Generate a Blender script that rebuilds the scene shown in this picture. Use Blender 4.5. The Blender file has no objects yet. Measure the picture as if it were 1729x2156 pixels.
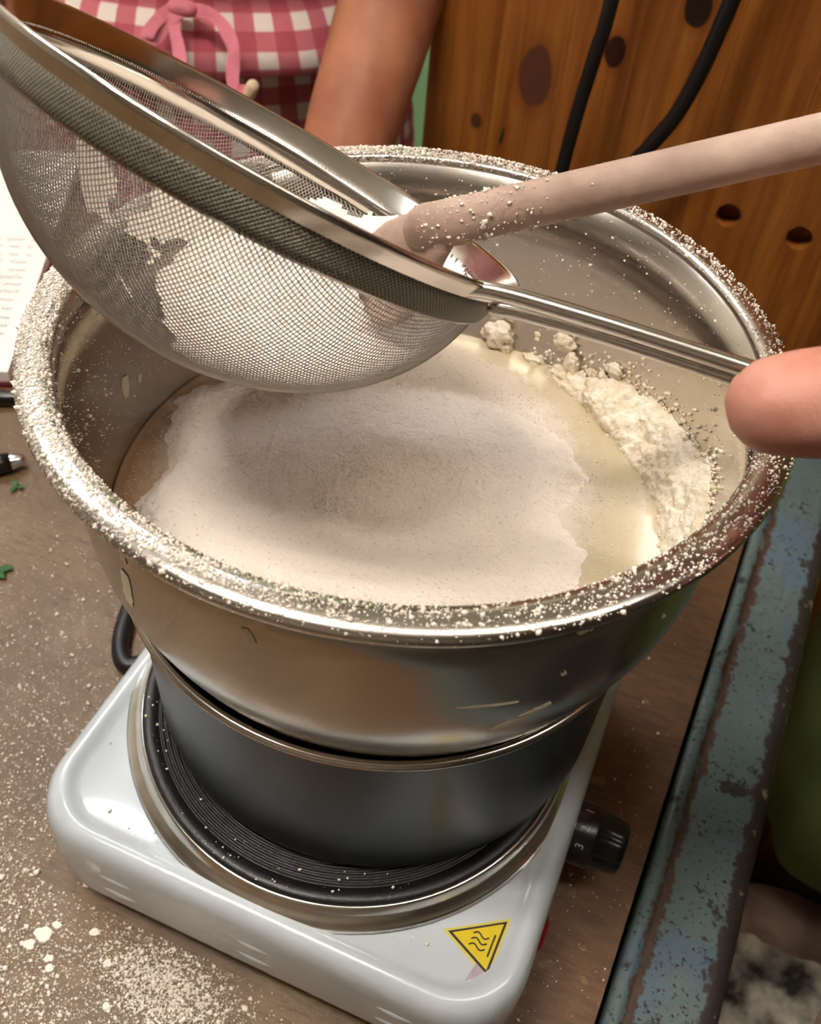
import bpy, bmesh, math, random
import numpy as np
from mathutils import Vector, Matrix, noise as mnoise

random.seed(7)
RNG = np.random.default_rng(7)
SC = bpy.context.scene
COL = SC.collection
PI = math.pi

# ------------------------------------------------------------------ camera
CAM = np.array([0.0856, -0.2136, 0.4306])
YAW, PITCH, ROLL = -0.3184, 0.8181, 0.1024
FPX = 2026.9
_f = np.array([math.sin(YAW) * math.cos(PITCH), math.cos(YAW) * math.cos(PITCH), -math.sin(PITCH)])
_r0 = np.array([math.cos(YAW), -math.sin(YAW), 0.0])
_u0 = np.cross(_r0, _f)
CR = math.cos(ROLL) * _r0 + math.sin(ROLL) * _u0
CU = -math.sin(ROLL) * _r0 + math.cos(ROLL) * _u0
CF = _f
cd = bpy.data.cameras.new('camera')
cam = bpy.data.objects.new('camera', cd)
COL.objects.link(cam)
cam.matrix_world = Matrix(((CR[0], CU[0], -CF[0], CAM[0]), (CR[1], CU[1], -CF[1], CAM[1]),
                           (CR[2], CU[2], -CF[2], CAM[2]), (0, 0, 0, 1)))
cd.sensor_fit = 'HORIZONTAL'
cd.sensor_width = 36.0
cd.lens = FPX / 1729.0 * 36.0
cd.clip_start = 0.01
cd.dof.use_dof = True
cd.dof.focus_distance = 0.30
cd.dof.aperture_fstop = 26.0
SC.camera = cam

# ------------------------------------------------------------------ world, exposure
SC.view_settings.view_transform = 'Standard'
SC.view_settings.look = 'None'
SC.view_settings.gamma = 1.0
SC.view_settings.exposure = 0.12
SC.view_settings.use_curve_mapping = False
SC.cycles.max_bounces = 7
SC.cycles.diffuse_bounces = 4
SC.cycles.glossy_bounces = 4
SC.cycles.transmission_bounces = 2
SC.cycles.caustics_reflective = True
SC.cycles.caustics_refractive = False
SC.cycles.use_adaptive_sampling = True
SC.cycles.adaptive_threshold = 0.14
SC.cycles.adaptive_min_samples = 12
LAMP_A = 125.0     # ceiling lamp over the table
LAMP_C = 22.0     # ceiling lamp at the right
LAMP_B = 42.0     # second ceiling lamp, further left
w = bpy.data.worlds.new('world'); SC.world = w; w.use_nodes = True
w.node_tree.nodes['Background'].inputs[0].default_value = (1.0, 0.93, 0.84, 1)
w.node_tree.nodes['Background'].inputs[1].default_value = 0.25


def unit(v):
    v = np.asarray(v, float); return v / np.linalg.norm(v)


def V3(*a): return np.array(a, float)


def srgb(r, g, b):
    def f(c):
        c /= 255.0
        return c / 12.92 if c <= 0.04045 else ((c + 0.055) / 1.055) ** 2.4
    return (f(r), f(g), f(b), 1.0)


# ------------------------------------------------------------------ materials
def new_mat(name):
    m = bpy.data.materials.new(name); m.use_nodes = True
    return m, m.node_tree, m.node_tree.nodes['Principled BSDF']


def mk(name, c, rough=0.5, metal=0.0, bump=0.0, bscale=300.0, var=0.0, vscale=20.0, spec=0.5, coat=0.0, sss=0.0, c2=None,
       stretch=None, rvar=0.0, lo=0.38, hi=0.64):
    m, t, b = new_mat(name)
    b.inputs['Base Color'].default_value = c
    b.inputs['Roughness'].default_value = rough
    b.inputs['Metallic'].default_value = metal
    b.inputs['Specular IOR Level'].default_value = spec
    if coat: b.inputs['Coat Weight'].default_value = coat; b.inputs['Coat Roughness'].default_value = 0.08
    if sss:
        b.inputs['Subsurface Weight'].default_value = sss
        b.inputs['Subsurface Scale'].default_value = 0.004
        b.inputs['Subsurface Radius'].default_value = (1.0, 0.4, 0.25)
    tc = t.nodes.new('ShaderNodeTexCoord')
    src = tc.outputs['Object']
    if stretch:
        mp = t.nodes.new('ShaderNodeMapping'); mp.inputs['Scale'].default_value = stretch
        t.links.new(src, mp.inputs[0]); src = mp.outputs[0]
    if var or c2:
        n = t.nodes.new('ShaderNodeTexNoise'); n.inputs['Scale'].default_value = vscale
        n.inputs['Detail'].default_value = 6
        t.links.new(src, n.inputs['Vector'])
        mx = t.nodes.new('ShaderNodeMix'); mx.data_type = 'RGBA'
        if c2 is None:
            c2 = tuple(min(1, x * (1 - var)) for x in c[:3]) + (1,)
        mx.inputs[6].default_value = c; mx.inputs[7].default_value = c2
        rp = t.nodes.new('ShaderNodeValToRGB'); rp.color_ramp.elements[0].position = lo
        rp.color_ramp.elements[1].position = hi
        t.links.new(n.outputs['Fac'], rp.inputs[0]); t.links.new(rp.outputs[0], mx.inputs[0])
        t.links.new(mx.outputs[2], b.inputs['Base Color'])
        if rvar:
            ma = t.nodes.new('ShaderNodeMath'); ma.operation = 'MULTIPLY_ADD'
            ma.inputs[1].default_value = rvar; ma.inputs[2].default_value = rough
            t.links.new(n.outputs['Fac'], ma.inputs[0]); t.links.new(ma.outputs[0], b.inputs['Roughness'])
    if bump:
        n2 = t.nodes.new('ShaderNodeTexNoise'); n2.inputs['Scale'].default_value = bscale
        n2.inputs['Detail'].default_value = 4
        t.links.new(src, n2.inputs['Vector'])
        bp = t.nodes.new('ShaderNodeBump'); bp.inputs['Strength'].default_value = bump
        bp.inputs['Distance'].default_value = 0.001
        t.links.new(n2.outputs['Fac'], bp.inputs['Height']); t.links.new(bp.outputs[0], b.inputs['Normal'])
    return m


class NT:
    """tiny helper to write node maths"""
    def __init__(s, t): s.t = t
    def n(s, kind, **kw):
        x = s.t.nodes.new(kind)
        for k, v in kw.items(): setattr(x, k, v)
        return x
    def m(s, op, a, b=None, c=None, clamp=False):
        x = s.t.nodes.new('ShaderNodeMath'); x.operation = op; x.use_clamp = clamp
        for i, v in enumerate((a, b, c)):
            if v is None: continue
            if hasattr(v, 'is_output'): s.t.links.new(v, x.inputs[i])
            else: x.inputs[i].default_value = v
        return x.outputs[0]
    def noise(s, vec, scale, detail=4, rough=0.55):
        x = s.t.nodes.new('ShaderNodeTexNoise'); x.inputs['Scale'].default_value = scale
        x.inputs['Detail'].default_value = detail; x.inputs['Roughness'].default_value = rough
        s.t.links.new(vec, x.inputs['Vector']); return x.outputs['Fac']
    def ss(s, v, a, b):
        x = s.t.nodes.new('ShaderNodeMapRange'); x.interpolation_type = 'SMOOTHSTEP'
        s.t.links.new(v, x.inputs[0]); x.inputs[1].default_value = a; x.inputs[2].default_value = b
        return x.outputs[0]
    def mix(s, f, a, b):
        x = s.t.nodes.new('ShaderNodeMix'); x.data_type = 'RGBA'
        for i, v in ((0, f), (6, a), (7, b)):
            if hasattr(v, 'is_output'): s.t.links.new(v, x.inputs[i])
            else: x.inputs[i].default_value = v
        return x.outputs[2]
    def scale(s, vec, sc):
        x = s.t.nodes.new('ShaderNodeMapping'); x.inputs['Scale'].default_value = sc
        s.t.links.new(vec, x.inputs[0]); return x.outputs[0]
    def bump(s, h, strength, dist=0.001):
        x = s.t.nodes.new('ShaderNodeBump'); x.inputs['Strength'].default_value = strength
        x.inputs['Distance'].default_value = dist; s.t.links.new(h, x.inputs['Height']); return x.outputs[0]


M = {}
M['steel'] = mk('bowl_steel', (0.60, 0.555, 0.50, 1), 0.22, 1.0, bump=0.03, bscale=500, stretch=(0.15, 0.15, 3.0))
M['rim_steel'] = mk('rim_steel', (0.62, 0.58, 0.53, 1), 0.17, 1.0, bump=0.04, bscale=150)
M['pot_steel'] = mk('pot_steel', (0.066, 0.070, 0.076, 1), 0.33, 1.0, bump=0.02, bscale=40, var=0.12, vscale=12)
M['chrome'] = mk('chrome', (0.86, 0.83, 0.77, 1), 0.10, 1.0, var=0.25, vscale=45, rvar=0.15)
M['wire'] = mk('sieve_wire', (0.50, 0.46, 0.41, 1), 0.42, 0.6)
M['strip'] = None
M['iron'] = mk('cast_iron', srgb(24, 23, 23), 0.40, 0.0, bump=0.2, bscale=900, spec=0.5)
M['enamel'] = mk('white_enamel', srgb(190, 197, 202), 0.24, 0.0, var=0.05, vscale=18, coat=0.4)
M['black_plastic'] = mk('black_plastic', srgb(13, 12, 13), 0.28, 0.0, bump=0.05, bscale=500)
M['cable'] = mk('black_rubber', srgb(16, 15, 16), 0.45)
M['red_plastic'] = mk('red_lens', srgb(120, 10, 18), 0.2, coat=0.5)
M['sticker_yellow'] = mk('sticker_yellow', srgb(214, 188, 20), 0.4, var=0.06, vscale=200)
M['sticker_pale'] = mk('sticker_edge', srgb(206, 190, 92), 0.4)
M['ink'] = mk('black_ink', srgb(35, 18, 10), 0.5)
M['numeral'] = mk('white_print', srgb(190, 190, 186), 0.5)
M['glue'] = mk('glue_residue', srgb(176, 160, 166), 0.45, var=0.25, vscale=120)
M['flour'] = mk('flour', srgb(238, 226, 215), 0.95, spec=0.1, bump=1.0, bscale=650, c2=srgb(208, 190, 172), vscale=800, lo=0.60, hi=0.74)
M['flour_white'] = mk('flour_grain', srgb(240, 230, 218), 0.95, spec=0.1, bump=0.25, bscale=2500)
M['clump'] = mk('flour_clump', srgb(236, 226, 208), 0.95, spec=0.1, bump=1.0, bscale=600, c2=srgb(222, 206, 178), vscale=130)
def mat_batter():
    m, t, b = new_mat('batter'); N = NT(t)
    o = N.n('ShaderNodeTexCoord').outputs['Object']
    x = N.n('ShaderNodeSeparateXYZ'); t.links.new(o, x.inputs[0])
    n1 = N.noise(o, 26, 4)
    c = N.mix(N.ss(n1, 0.38, 0.64), srgb(196, 183, 156), srgb(186, 171, 138))
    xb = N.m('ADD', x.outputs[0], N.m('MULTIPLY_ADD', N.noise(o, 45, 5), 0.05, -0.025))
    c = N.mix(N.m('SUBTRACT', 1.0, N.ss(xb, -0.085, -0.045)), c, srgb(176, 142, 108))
    dx, dy = N.m('SUBTRACT', x.outputs[0], -0.012), N.m('SUBTRACT', x.outputs[1], 0.030)
    r = N.m('SQRT', N.m('ADD', N.m('MULTIPLY', dx, dx), N.m('MULTIPLY', dy, dy)))
    r = N.m('ADD', r, N.m('MULTIPLY_ADD', N.noise(o, 60, 6, 0.7), 0.03, -0.015))
    film = N.m('SUBTRACT', 1.0, N.ss(r, 0.066, 0.092))
    c = N.mix(N.m('MULTIPLY', film, 0.85), c, srgb(228, 214, 204))
    t.links.new(c, b.inputs['Base Color'])
    t.links.new(N.m('MULTIPLY_ADD', film, 0.6, 0.10), b.inputs['Roughness'])
    b.inputs['Coat Weight'].default_value = 0.0
    return m
M['pale_mark'] = mk('matt_pale_mark', srgb(222, 214, 192), 0.7)
M['spoon'] = mk('floury_wood', srgb(186, 160, 144), 0.75, c2=srgb(146, 118, 104), vscale=34, bump=0.2, bscale=300)
M['page'] = mk('paper', srgb(238, 232, 226), 0.85)
M['cover'] = mk('dark_red_cover', srgb(88, 18, 34), 0.5)
M['writing'] = mk('pencil', srgb(64, 60, 64), 0.9)
M['skin'] = mk('skin', srgb(204, 150, 132), 0.5, c2=srgb(186, 116, 98), vscale=30, bump=0.12, bscale=700, spec=0.35)
M['skin_tan'] = mk('skin_tanned', srgb(174, 114, 82), 0.55, c2=srgb(152, 92, 66), vscale=18, bump=0.10, bscale=500, spec=0.3)
M['hair'] = mk('hair', srgb(60, 42, 30), 0.6, bump=0.4, bscale=200)
M['ribbon'] = mk('pink_ribbon', srgb(206, 118, 132), 0.85, var=0.2, vscale=60)
M['cream'] = mk('cream_knot', srgb(214, 190, 160), 0.8)
M['green_cloth'] = mk('olive_cloth', srgb(116, 130, 70), 0.9, var=0.25, vscale=8, bump=0.1, bscale=400)
M['dark_cloth'] = mk('dark_trousers', srgb(30, 30, 34), 0.9)
M['shirt'] = mk('dark_shirt', srgb(52, 60, 50), 0.9)
M['wall_green'] = mk('green_paint', srgb(176, 232, 172), 0.8, var=0.05, vscale=4)
M['plaster'] = mk('cream_plaster', srgb(212, 202, 186), 0.9, var=0.05, vscale=3)
M['dark_wall'] = mk('dark_brown_wall', srgb(74, 60, 48), 0.8, var=0.2, vscale=3)
M['mid_wall'] = mk('grey_brown_wall', srgb(136, 124, 110), 0.85, var=0.1, vscale=3)
M['ceil'] = mk('ceiling_white', srgb(214, 206, 194), 0.9)
M['floor'] = mk('floor_concrete', srgb(76, 70, 62), 0.8, var=0.3, vscale=6)
M['leaf'] = mk('herb_green', srgb(36, 92, 30), 0.6)
M['paper_blot'] = mk('blotched_paper', srgb(236, 228, 212), 0.9, c2=srgb(60, 56, 52), vscale=30)
M['metal_grey'] = mk('lamp_housing', srgb(200, 200, 198), 0.5)
M['silver'] = mk('silver_tip', (0.8, 0.8, 0.8, 1), 0.2, 1.0)


def emit(name, c, s):
    m, t, b = new_mat(name)
    b.inputs['Base Color'].default_value = (0.8, 0.8, 0.8, 1)
    b.inputs['Emission Color'].default_value = c
    b.inputs['Emission Strength'].default_value = s
    return m


M['lampA'] = emit('lamp_tube_warm', (1.0, 0.93, 0.84, 1), LAMP_A)
M['lampC'] = emit('lamp_tube_right', (1.0, 0.93, 0.84, 1), LAMP_C)
M['lampB'] = emit('lamp_tube_cool', (0.93, 0.96, 1.0, 1), LAMP_B)


def mat_dusty_rim():
    m, t, b = new_mat('flour_dusted_steel'); N = NT(t)
    o = N.n('ShaderNodeTexCoord').outputs['Object']
    x = N.n('ShaderNodeSeparateXYZ'); t.links.new(o, x.inputs[0])
    ang = N.m('ARCTAN2', N.m('SUBTRACT', x.outputs[1], 0.0185), N.m('SUBTRACT', x.outputs[0], 0.0042))
    left = N.ss(N.m('ABSOLUTE', ang), 1.15, 2.2)
    fn = N.noise(o, 900, 5, 0.7)
    cov = N.ss(N.m('ADD', fn, N.m('MULTIPLY_ADD', left, 0.15, -0.14)), 0.50, 0.62)
    cov = N.m('MULTIPLY', cov, 0.6)
    t.links.new(N.mix(cov, (0.64, 0.60, 0.55, 1), srgb(226, 216, 204)), b.inputs['Base Color'])
    t.links.new(N.m('SUBTRACT', 1.0, cov), b.inputs['Metallic'])
    t.links.new(N.m('MULTIPLY_ADD', cov, 0.65, 0.22), b.inputs['Roughness'])
    t.links.new(N.bump(N.noise(o, 200, 2), 0.08, 0.0005), b.inputs['Normal'])
    return m


M['dusty_rim'] = mat_dusty_rim()


def mat_mesh_strip():
    m, t, b = new_mat('folded_wire_mesh'); N = NT(t)
    tc = N.n('ShaderNodeTexCoord').outputs['UV']
    x = N.n('ShaderNodeSeparateXYZ'); t.links.new(tc, x.inputs[0])
    def wv(sg):
        q = N.m('SINE', N.m('MULTIPLY', N.m('MULTIPLY_ADD', x.outputs[1], sg, x.outputs[0]), PI))
        return N.m('MULTIPLY', q, q)
    h = N.m('POWER', N.m('MAXIMUM', wv(1.0), wv(-1.0)), 3.0)
    t.links.new(N.mix(h, srgb(64, 60, 50), srgb(150, 144, 128)), b.inputs['Base Color'])
    b.inputs['Roughness'].default_value = 0.5; b.inputs['Metallic'].default_value = 0.4
    t.links.new(N.bump(h, 0.8, 0.0004), b.inputs['Normal'])
    return m


M['strip'] = mat_mesh_strip()


def mat_table():
    m, t, b = new_mat('worn_tabletop'); N = NT(t)
    o = N.n('ShaderNodeTexCoord').outputs['Object']
    big = N.noise(o, 9, 6, 0.6)
    fine = N.noise(N.scale(o, (22, 260, 1)), 3, 5, 0.6)
    sp = N.noise(o, 420, 3, 0.6)
    c = N.mix(N.ss(big, 0.35, 0.66), srgb(96, 74, 48), srgb(114, 90, 62))
    c = N.mix(N.ss(fine, 0.48, 0.68), c, srgb(82, 58, 36))
    sm = N.m('MULTIPLY', N.ss(N.noise(o, 14, 8, 0.7), 0.52, 0.74), 0.45)
    c = N.mix(sm, c, srgb(150, 132, 108))
    st = N.ss(N.noise(o, 60, 8, 0.75), 0.64, 0.70)
    c = N.mix(N.m('MULTIPLY', st, 0.7), c, srgb(70, 48, 32))
    c = N.mix(N.m('MULTIPLY', N.ss(sp, 0.66, 0.72), 0.6), c, srgb(196, 178, 152))
    xs = N.n('ShaderNodeSeparateXYZ'); t.links.new(o, xs.inputs[0])
    worn = N.ss(N.m('ADD', xs.outputs[0], N.m('MULTIPLY_ADD', N.noise(o, 12, 4), 0.08, -0.04)), 0.02, 0.10)
    bare = N.mix(N.ss(N.noise(N.scale(o, (30, 160, 1)), 2, 5, 0.6), 0.4, 0.65), srgb(104, 72, 44), srgb(78, 52, 30))
    bare = N.mix(N.m('MULTIPLY', N.ss(N.noise(o, 75, 4, 0.6), 0.63, 0.68), 0.6), bare, srgb(140, 112, 80))
    c = N.mix(N.m('MULTIPLY', worn, 0.8), c, bare)
    t.links.new(c, b.inputs['Base Color']); b.inputs['Roughness'].default_value = 0.5
    t.links.new(N.bump(N.noise(o, 180, 5, 0.6), 0.25, 0.001), b.inputs['Normal'])
    return m


def mat_rail():
    m, t, b = new_mat('chipped_turquoise_paint'); N = NT(t)
    o = N.n('ShaderNodeTexCoord').outputs['UV']       # u: metres across, v: metres along
    g = N.n('ShaderNodeTexCoord').outputs['Object']
    x = N.n('ShaderNodeSeparateXYZ'); t.links.new(o, x.inputs[0])
    wob = N.m('MULTIPLY_ADD', N.noise(g, 90, 7, 0.75), 0.018, -0.009)
    u = N.m('ADD', x.outputs[0], wob)
    paint = N.mix(N.noise(g, 40, 4), srgb(78, 98, 100), srgb(96, 110, 106))
    paint = N.mix(N.ss(N.noise(g, 18, 3), 0.52, 0.66), paint, srgb(82, 100, 112))
    chips = N.ss(N.noise(g, 420, 5, 0.7), 0.585, 0.62)
    paint = N.mix(chips, paint, srgb(44, 38, 32))
    blot = N.ss(N.noise(g, 48, 6, 0.72), 0.585, 0.62)
    paint = N.mix(blot, paint, srgb(46, 44, 42))
    rust = N.mix(N.noise(g, 200, 5), srgb(78, 56, 42), srgb(58, 44, 36))
    e1 = N.m('MULTIPLY', N.ss(u, 0.0078, 0.0092), N.m('SUBTRACT', 1.0, N.ss(u, 0.0125, 0.0140)))
    e2 = N.ss(u, 0.0375, 0.0395)
    c = N.mix(e1, paint, rust)
    c = N.mix(e2, c, srgb(50, 42, 40))
    cream = N.m('MULTIPLY', N.ss(N.noise(g, 90, 5, 0.7), 0.60, 0.63), N.ss(u, 0.043, 0.045))
    c = N.mix(cream, c, srgb(150, 134, 112))
    t.links.new(c, b.inputs['Base Color']); b.inputs['Roughness'].default_value = 0.42
    t.links.new(N.bump(N.m('MULTIPLY', chips, -1.0), 0.5, 0.0006), b.inputs['Normal'])
    return m


def mat_pine():
    m, t, b = new_mat('varnished_pine'); N = NT(t)
    o = N.n('ShaderNodeTexCoord').outputs['Object']
    oi = N.n('ShaderNodeObjectInfo')
    add = N.n('ShaderNodeVectorMath', operation='ADD')
    cmb = N.n('ShaderNodeCombineXYZ')
    t.links.new(N.m('MULTIPLY', oi.outputs['Random'], 7.0), cmb.inputs[0])
    t.links.new(N.m('MULTIPLY', oi.outputs['Random'], 3.0), cmb.inputs[2])
    t.links.new(o, add.inputs[0]); t.links.new(cmb.outputs[0], add.inputs[1])
    p = add.outputs[0]
    g1 = N.noise(N.scale(p, (60, 60, 3.0)), 1.6, 5, 0.6)
    g2 = N.noise(N.scale(p, (200, 200, 5.0)), 2.0, 4, 0.6)
    c = N.mix(N.ss(g1, 0.35, 0.68), srgb(170, 106, 44), srgb(128, 70, 24))
    c = N.mix(N.m('MULTIPLY', N.ss(g2, 0.5, 0.7), 0.5), c, srgb(112, 58, 20))
    tint = N.m('MULTIPLY_ADD', oi.outputs['Random'], 0.35, 0.0)
    c = N.mix(tint, c, srgb(128, 66, 22))
    xyz = N.n('ShaderNodeSeparateXYZ'); t.links.new(o, xyz.inputs[0])
    wob = N.m('MULTIPLY_ADD', N.noise(o, 60, 3), 0.5, -0.25)
    for (kx, kz, sx, sz, cc) in ((-0.087, 0.1345, 0.0135, 0.0235, srgb(92, 52, 38)), (-0.033, 0.1640, 0.008, 0.0115, srgb(50, 24, 14)),
                                 (0.016, 0.2035, 0.0095, 0.0130, srgb(38, 20, 14)), (-0.1285, 0.091, 0.0045, 0.006, srgb(78, 48, 26)),
                                 (0.20, 0.25, 0.01, 0.014, srgb(60, 30, 16)), (0.30, 0.02, 0.012, 0.016, srgb(60, 30, 16))):
        dx = N.m('DIVIDE', N.m('SUBTRACT', xyz.outputs[0], kx), sx)
        dz = N.m('DIVIDE', N.m('SUBTRACT', xyz.outputs[2], kz), sz)
        d = N.m('ADD', N.m('ADD', N.m('MULTIPLY', dx, dx), N.m('MULTIPLY', dz, dz)), wob)
        c = N.mix(N.m('MULTIPLY', N.m('SUBTRACT', 1.0, N.ss(d, 0.8, 2.4)), 0.45), c, srgb(116, 60, 24))
        c = N.mix(N.m('SUBTRACT', 1.0, N.ss(d, 0.75, 1.05)), c, cc)
    t.links.new(c, b.inputs['Base Color']); b.inputs['Roughness'].default_value = 0.38
    t.links.new(N.bump(g2, 0.12, 0.0008), b.inputs['Normal'])
    return m


def mat_gingham(name, dark):
    m, t, b = new_mat(name); N = NT(t)
    uv = N.n('ShaderNodeTexCoord').outputs['UV']
    x = N.n('ShaderNodeSeparateXYZ'); t.links.new(uv, x.inputs[0])
    def stripe(v):
        f = N.m('FRACT', N.m('DIVIDE', v, 0.0285))
        return N.m('MULTIPLY', N.ss(f, 0.0, 0.06), N.m('SUBTRACT', 1.0, N.ss(f, 0.52, 0.58)))
    a, c2 = stripe(x.outputs[0]), stripe(x.outputs[1])
    s = N.m('MULTIPLY', N.m('ADD', a, c2), 0.5)
    c = N.mix(N.ss(s, 0.0, 0.5), srgb(228, 216, 206), srgb(192, 104, 114))
    c = N.mix(N.ss(s, 0.5, 1.0), c, srgb(172, 74, 88))
    c = N.mix(N.m('MULTIPLY', N.noise(uv, 900, 2), 0.25), c, srgb(120, 60, 60))
    t.links.new(c, b.inputs['Base Color']); b.inputs['Roughness'].default_value = 0.9
    t.links.new(N.bump(N.noise(uv, 1500, 2), 0.15), b.inputs['Normal'])
    return m


M['batter'] = mat_batter(); M['table'] = mat_table(); M['rail'] = mat_rail(); M['pine'] = mat_pine()
M['gingham'] = mat_gingham('pink_gingham', False)


# ------------------------------------------------------------------ geometry helpers
def obj(name, verts, faces, mat, parent=None, smooth=True, uv=None):
    me = bpy.data.meshes.new(name)
    me.from_pydata([tuple(map(float, v)) for v in verts], [], [tuple(int(i) for i in f) for f in faces])
    if uv is not None:
        l = me.uv_layers.new(name='UVMap')
        uv = np.asarray(uv, float)
        idx = np.empty(len(me.loops), dtype=np.int32); me.loops.foreach_get('vertex_index', idx)
        l.data.foreach_set('uv', uv[idx].ravel())
    return link(name, me, mat, parent, smooth)


def link(name, me, mat, parent=None, smooth=True):
    if smooth and len(me.polygons):
        me.polygons.foreach_set('use_smooth', [True] * len(me.polygons))
    me.materials.clear()
    if mat: me.materials.append(M[mat] if isinstance(mat, str) else mat)
    me.update()
    o = bpy.data.objects.new(name, me); COL.objects.link(o)
    if parent is not None: adopt(o, parent)
    return o


def adopt(o, parent):
    o.parent = parent
    # every mesh keeps world coordinates; only the Empties sit away from the origin
    o.matrix_parent_inverse = Matrix.Translation(-parent.location)


def thing(name, label, cat, loc=(0, 0, 0), group=None):
    o = bpy.data.objects.new(name, None); COL.objects.link(o)
    o.empty_display_size = 0.02; o.location = loc
    return tag(o, label, cat, group)


def tag(o, label, cat, group=None, kind=None):
    o['label'] = label; o['category'] = cat
    if group: o['group'] = group
    if kind: o['kind'] = kind
    return o


def lathe(profile, c=(0, 0), seg=96, close=False):
    """profile: list of (r, z). r = 0 at an end makes a pole."""
    vs, fs = [], []
    rows = []
    for r, z in profile:
        if r < 1e-7:
            rows.append([len(vs)]); vs.append((c[0], c[1], z))
        else:
            row = []
            for k in range(seg):
                a = 2 * PI * k / seg
                row.append(len(vs)); vs.append((c[0] + r * math.cos(a), c[1] + r * math.sin(a), z))
            rows.append(row)
    pairs = list(zip(rows[:-1], rows[1:]))
    if close: pairs.append((rows[-1], rows[0]))
    for A, B in pairs:
        for k in range(seg):
            k2 = (k + 1) % seg
            if len(A) == 1: fs.append((A[0], B[k2], B[k]))
            elif len(B) == 1: fs.append((A[k], A[k2], B[0]))
            else: fs.append((A[k], A[k2], B[k2], B[k]))
    return vs, fs


def spline(pts, n=8):
    P = [np.asarray(p, float) for p in pts]
    P = [2 * P[0] - P[1]] + P + [2 * P[-1] - P[-2]]
    out = []
    for i in range(1, len(P) - 2):
        for k in range(n):
            t = k / n
            out.append(0.5 * ((2 * P[i]) + (-P[i - 1] + P[i + 1]) * t + (2 * P[i - 1] - 5 * P[i] + 4 * P[i + 1] - P[i + 2]) * t * t
                              + (-P[i - 1] + 3 * P[i] - 3 * P[i + 1] + P[i + 2]) * t ** 3))
    out.append(P[-2])
    return np.array(out)


def tube(path, rad, sides=12, cap=True, up=(0, 0, 1), flat=1.0):
    """tube along path; rad: number or per-point list; flat squashes along the second axis"""
    path = np.asarray(path, float); n = len(path)
    rad = np.full(n, rad) if np.isscalar(rad) else np.asarray(rad, float)
    flat = np.full(n, flat) if np.isscalar(flat) else np.asarray(flat, float)
    vs, fs = [], []
    t = np.gradient(path, axis=0); t /= np.linalg.norm(t, axis=1)[:, None]
    a = np.cross(t[0], up)
    if np.linalg.norm(a) < 1e-3: a = np.cross(t[0], (1, 0, 0))
    a = unit(a)
    for i in range(n):
        a = unit(a - t[i] * (a @ t[i])); b = np.cross(t[i], a)
        for k in range(sides):
            q = 2 * PI * k / sides
            vs.append(path[i] + rad[i] * (math.cos(q) * a + flat[i] * math.sin(q) * b))
    for i in range(n - 1):
        for k in range(sides):
            k2 = (k + 1) % sides
            fs.append((i * sides + k, i * sides + k2, (i + 1) * sides + k2, (i + 1) * sides + k))
    if cap:
        fs.append(tuple(range(sides))[::-1]); fs.append(tuple((n - 1) * sides + k for k in range(sides)))
    return vs, fs


def roundtube(path, rad, sides=14, **k):
    """tube with hemispherical ends"""
    path = np.asarray(path, float); n = len(path)
    rad = np.full(n, rad) if np.isscalar(rad) else np.asarray(rad, float)
    d0 = unit(path[0] - path[1]); d1 = unit(path[-1] - path[-2])
    A = [(path[0] + d0 * rad[0] * math.sin(q), rad[0] * math.cos(q)) for q in (1.5, 1.25, 0.95, 0.6, 0.3)]
    B = [(path[-1] + d1 * rad[-1] * math.sin(q), rad[-1] * math.cos(q)) for q in (0.3, 0.6, 0.95, 1.25, 1.5)]
    pp = [a[0] for a in A] + list(path) + [b[0] for b in B]
    rr = [a[1] for a in A] + list(rad) + [b[1] for b in B]
    return tube(pp, rr, sides, **k)


def join(parts):
    vs, fs = [], []
    for v, f in parts:
        o = len(vs); vs += list(v); fs += [tuple(i + o for i in q) for q in f]
    return vs, fs


def box(x0, x1, y0, y1, z0, z1):
    v = [(x0, y0, z0), (x1, y0, z0), (x1, y1, z0), (x0, y1, z0), (x0, y0, z1), (x1, y0, z1), (x1, y1, z1), (x0, y1, z1)]
    f = [(3, 2, 1, 0), (4, 5, 6, 7), (0, 1, 5, 4), (1, 2, 6, 5), (2, 3, 7, 6), (3, 0, 4, 7)]
    return v, f


def bevel_box(name, dims, mat, parent=None, bev=0.002, seg=2):
    v, f = box(*dims)
    o = obj(name, v, f, mat, parent, smooth=False)
    bm = bmesh.new(); bm.from_mesh(o.data)
    bmesh.ops.bevel(bm, geom=bm.edges[:], offset=bev, segments=seg, affect='EDGES', profile=0.6)
    bm.to_mesh(o.data); bm.free()
    return o


def loft(rings, seg=40, cap=True):
    """rings: (cx, cy, z, rx, ry, rot) horizontal ellipses, superellipse exponent 2.3"""
    vs, fs = [], []
    for (cx, cy, z, rx, ry, rot) in rings:
        for k in range(seg):
            q = 2 * PI * k / seg
            x, y = rx * math.cos(q), ry * math.sin(q)
            vs.append((cx + x * math.cos(rot) - y * math.sin(rot), cy + x * math.sin(rot) + y * math.cos(rot), z))
    for i in range(len(rings) - 1):
        for k in range(seg):
            k2 = (k + 1) % seg
            fs.append((i * seg + k, i * seg + k2, (i + 1) * seg + k2, (i + 1) * seg + k))
    if cap:
        fs.append(tuple(range(seg))[::-1]); fs.append(tuple((len(rings) - 1) * seg + k for k in range(seg)))
    return vs, fs


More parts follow.
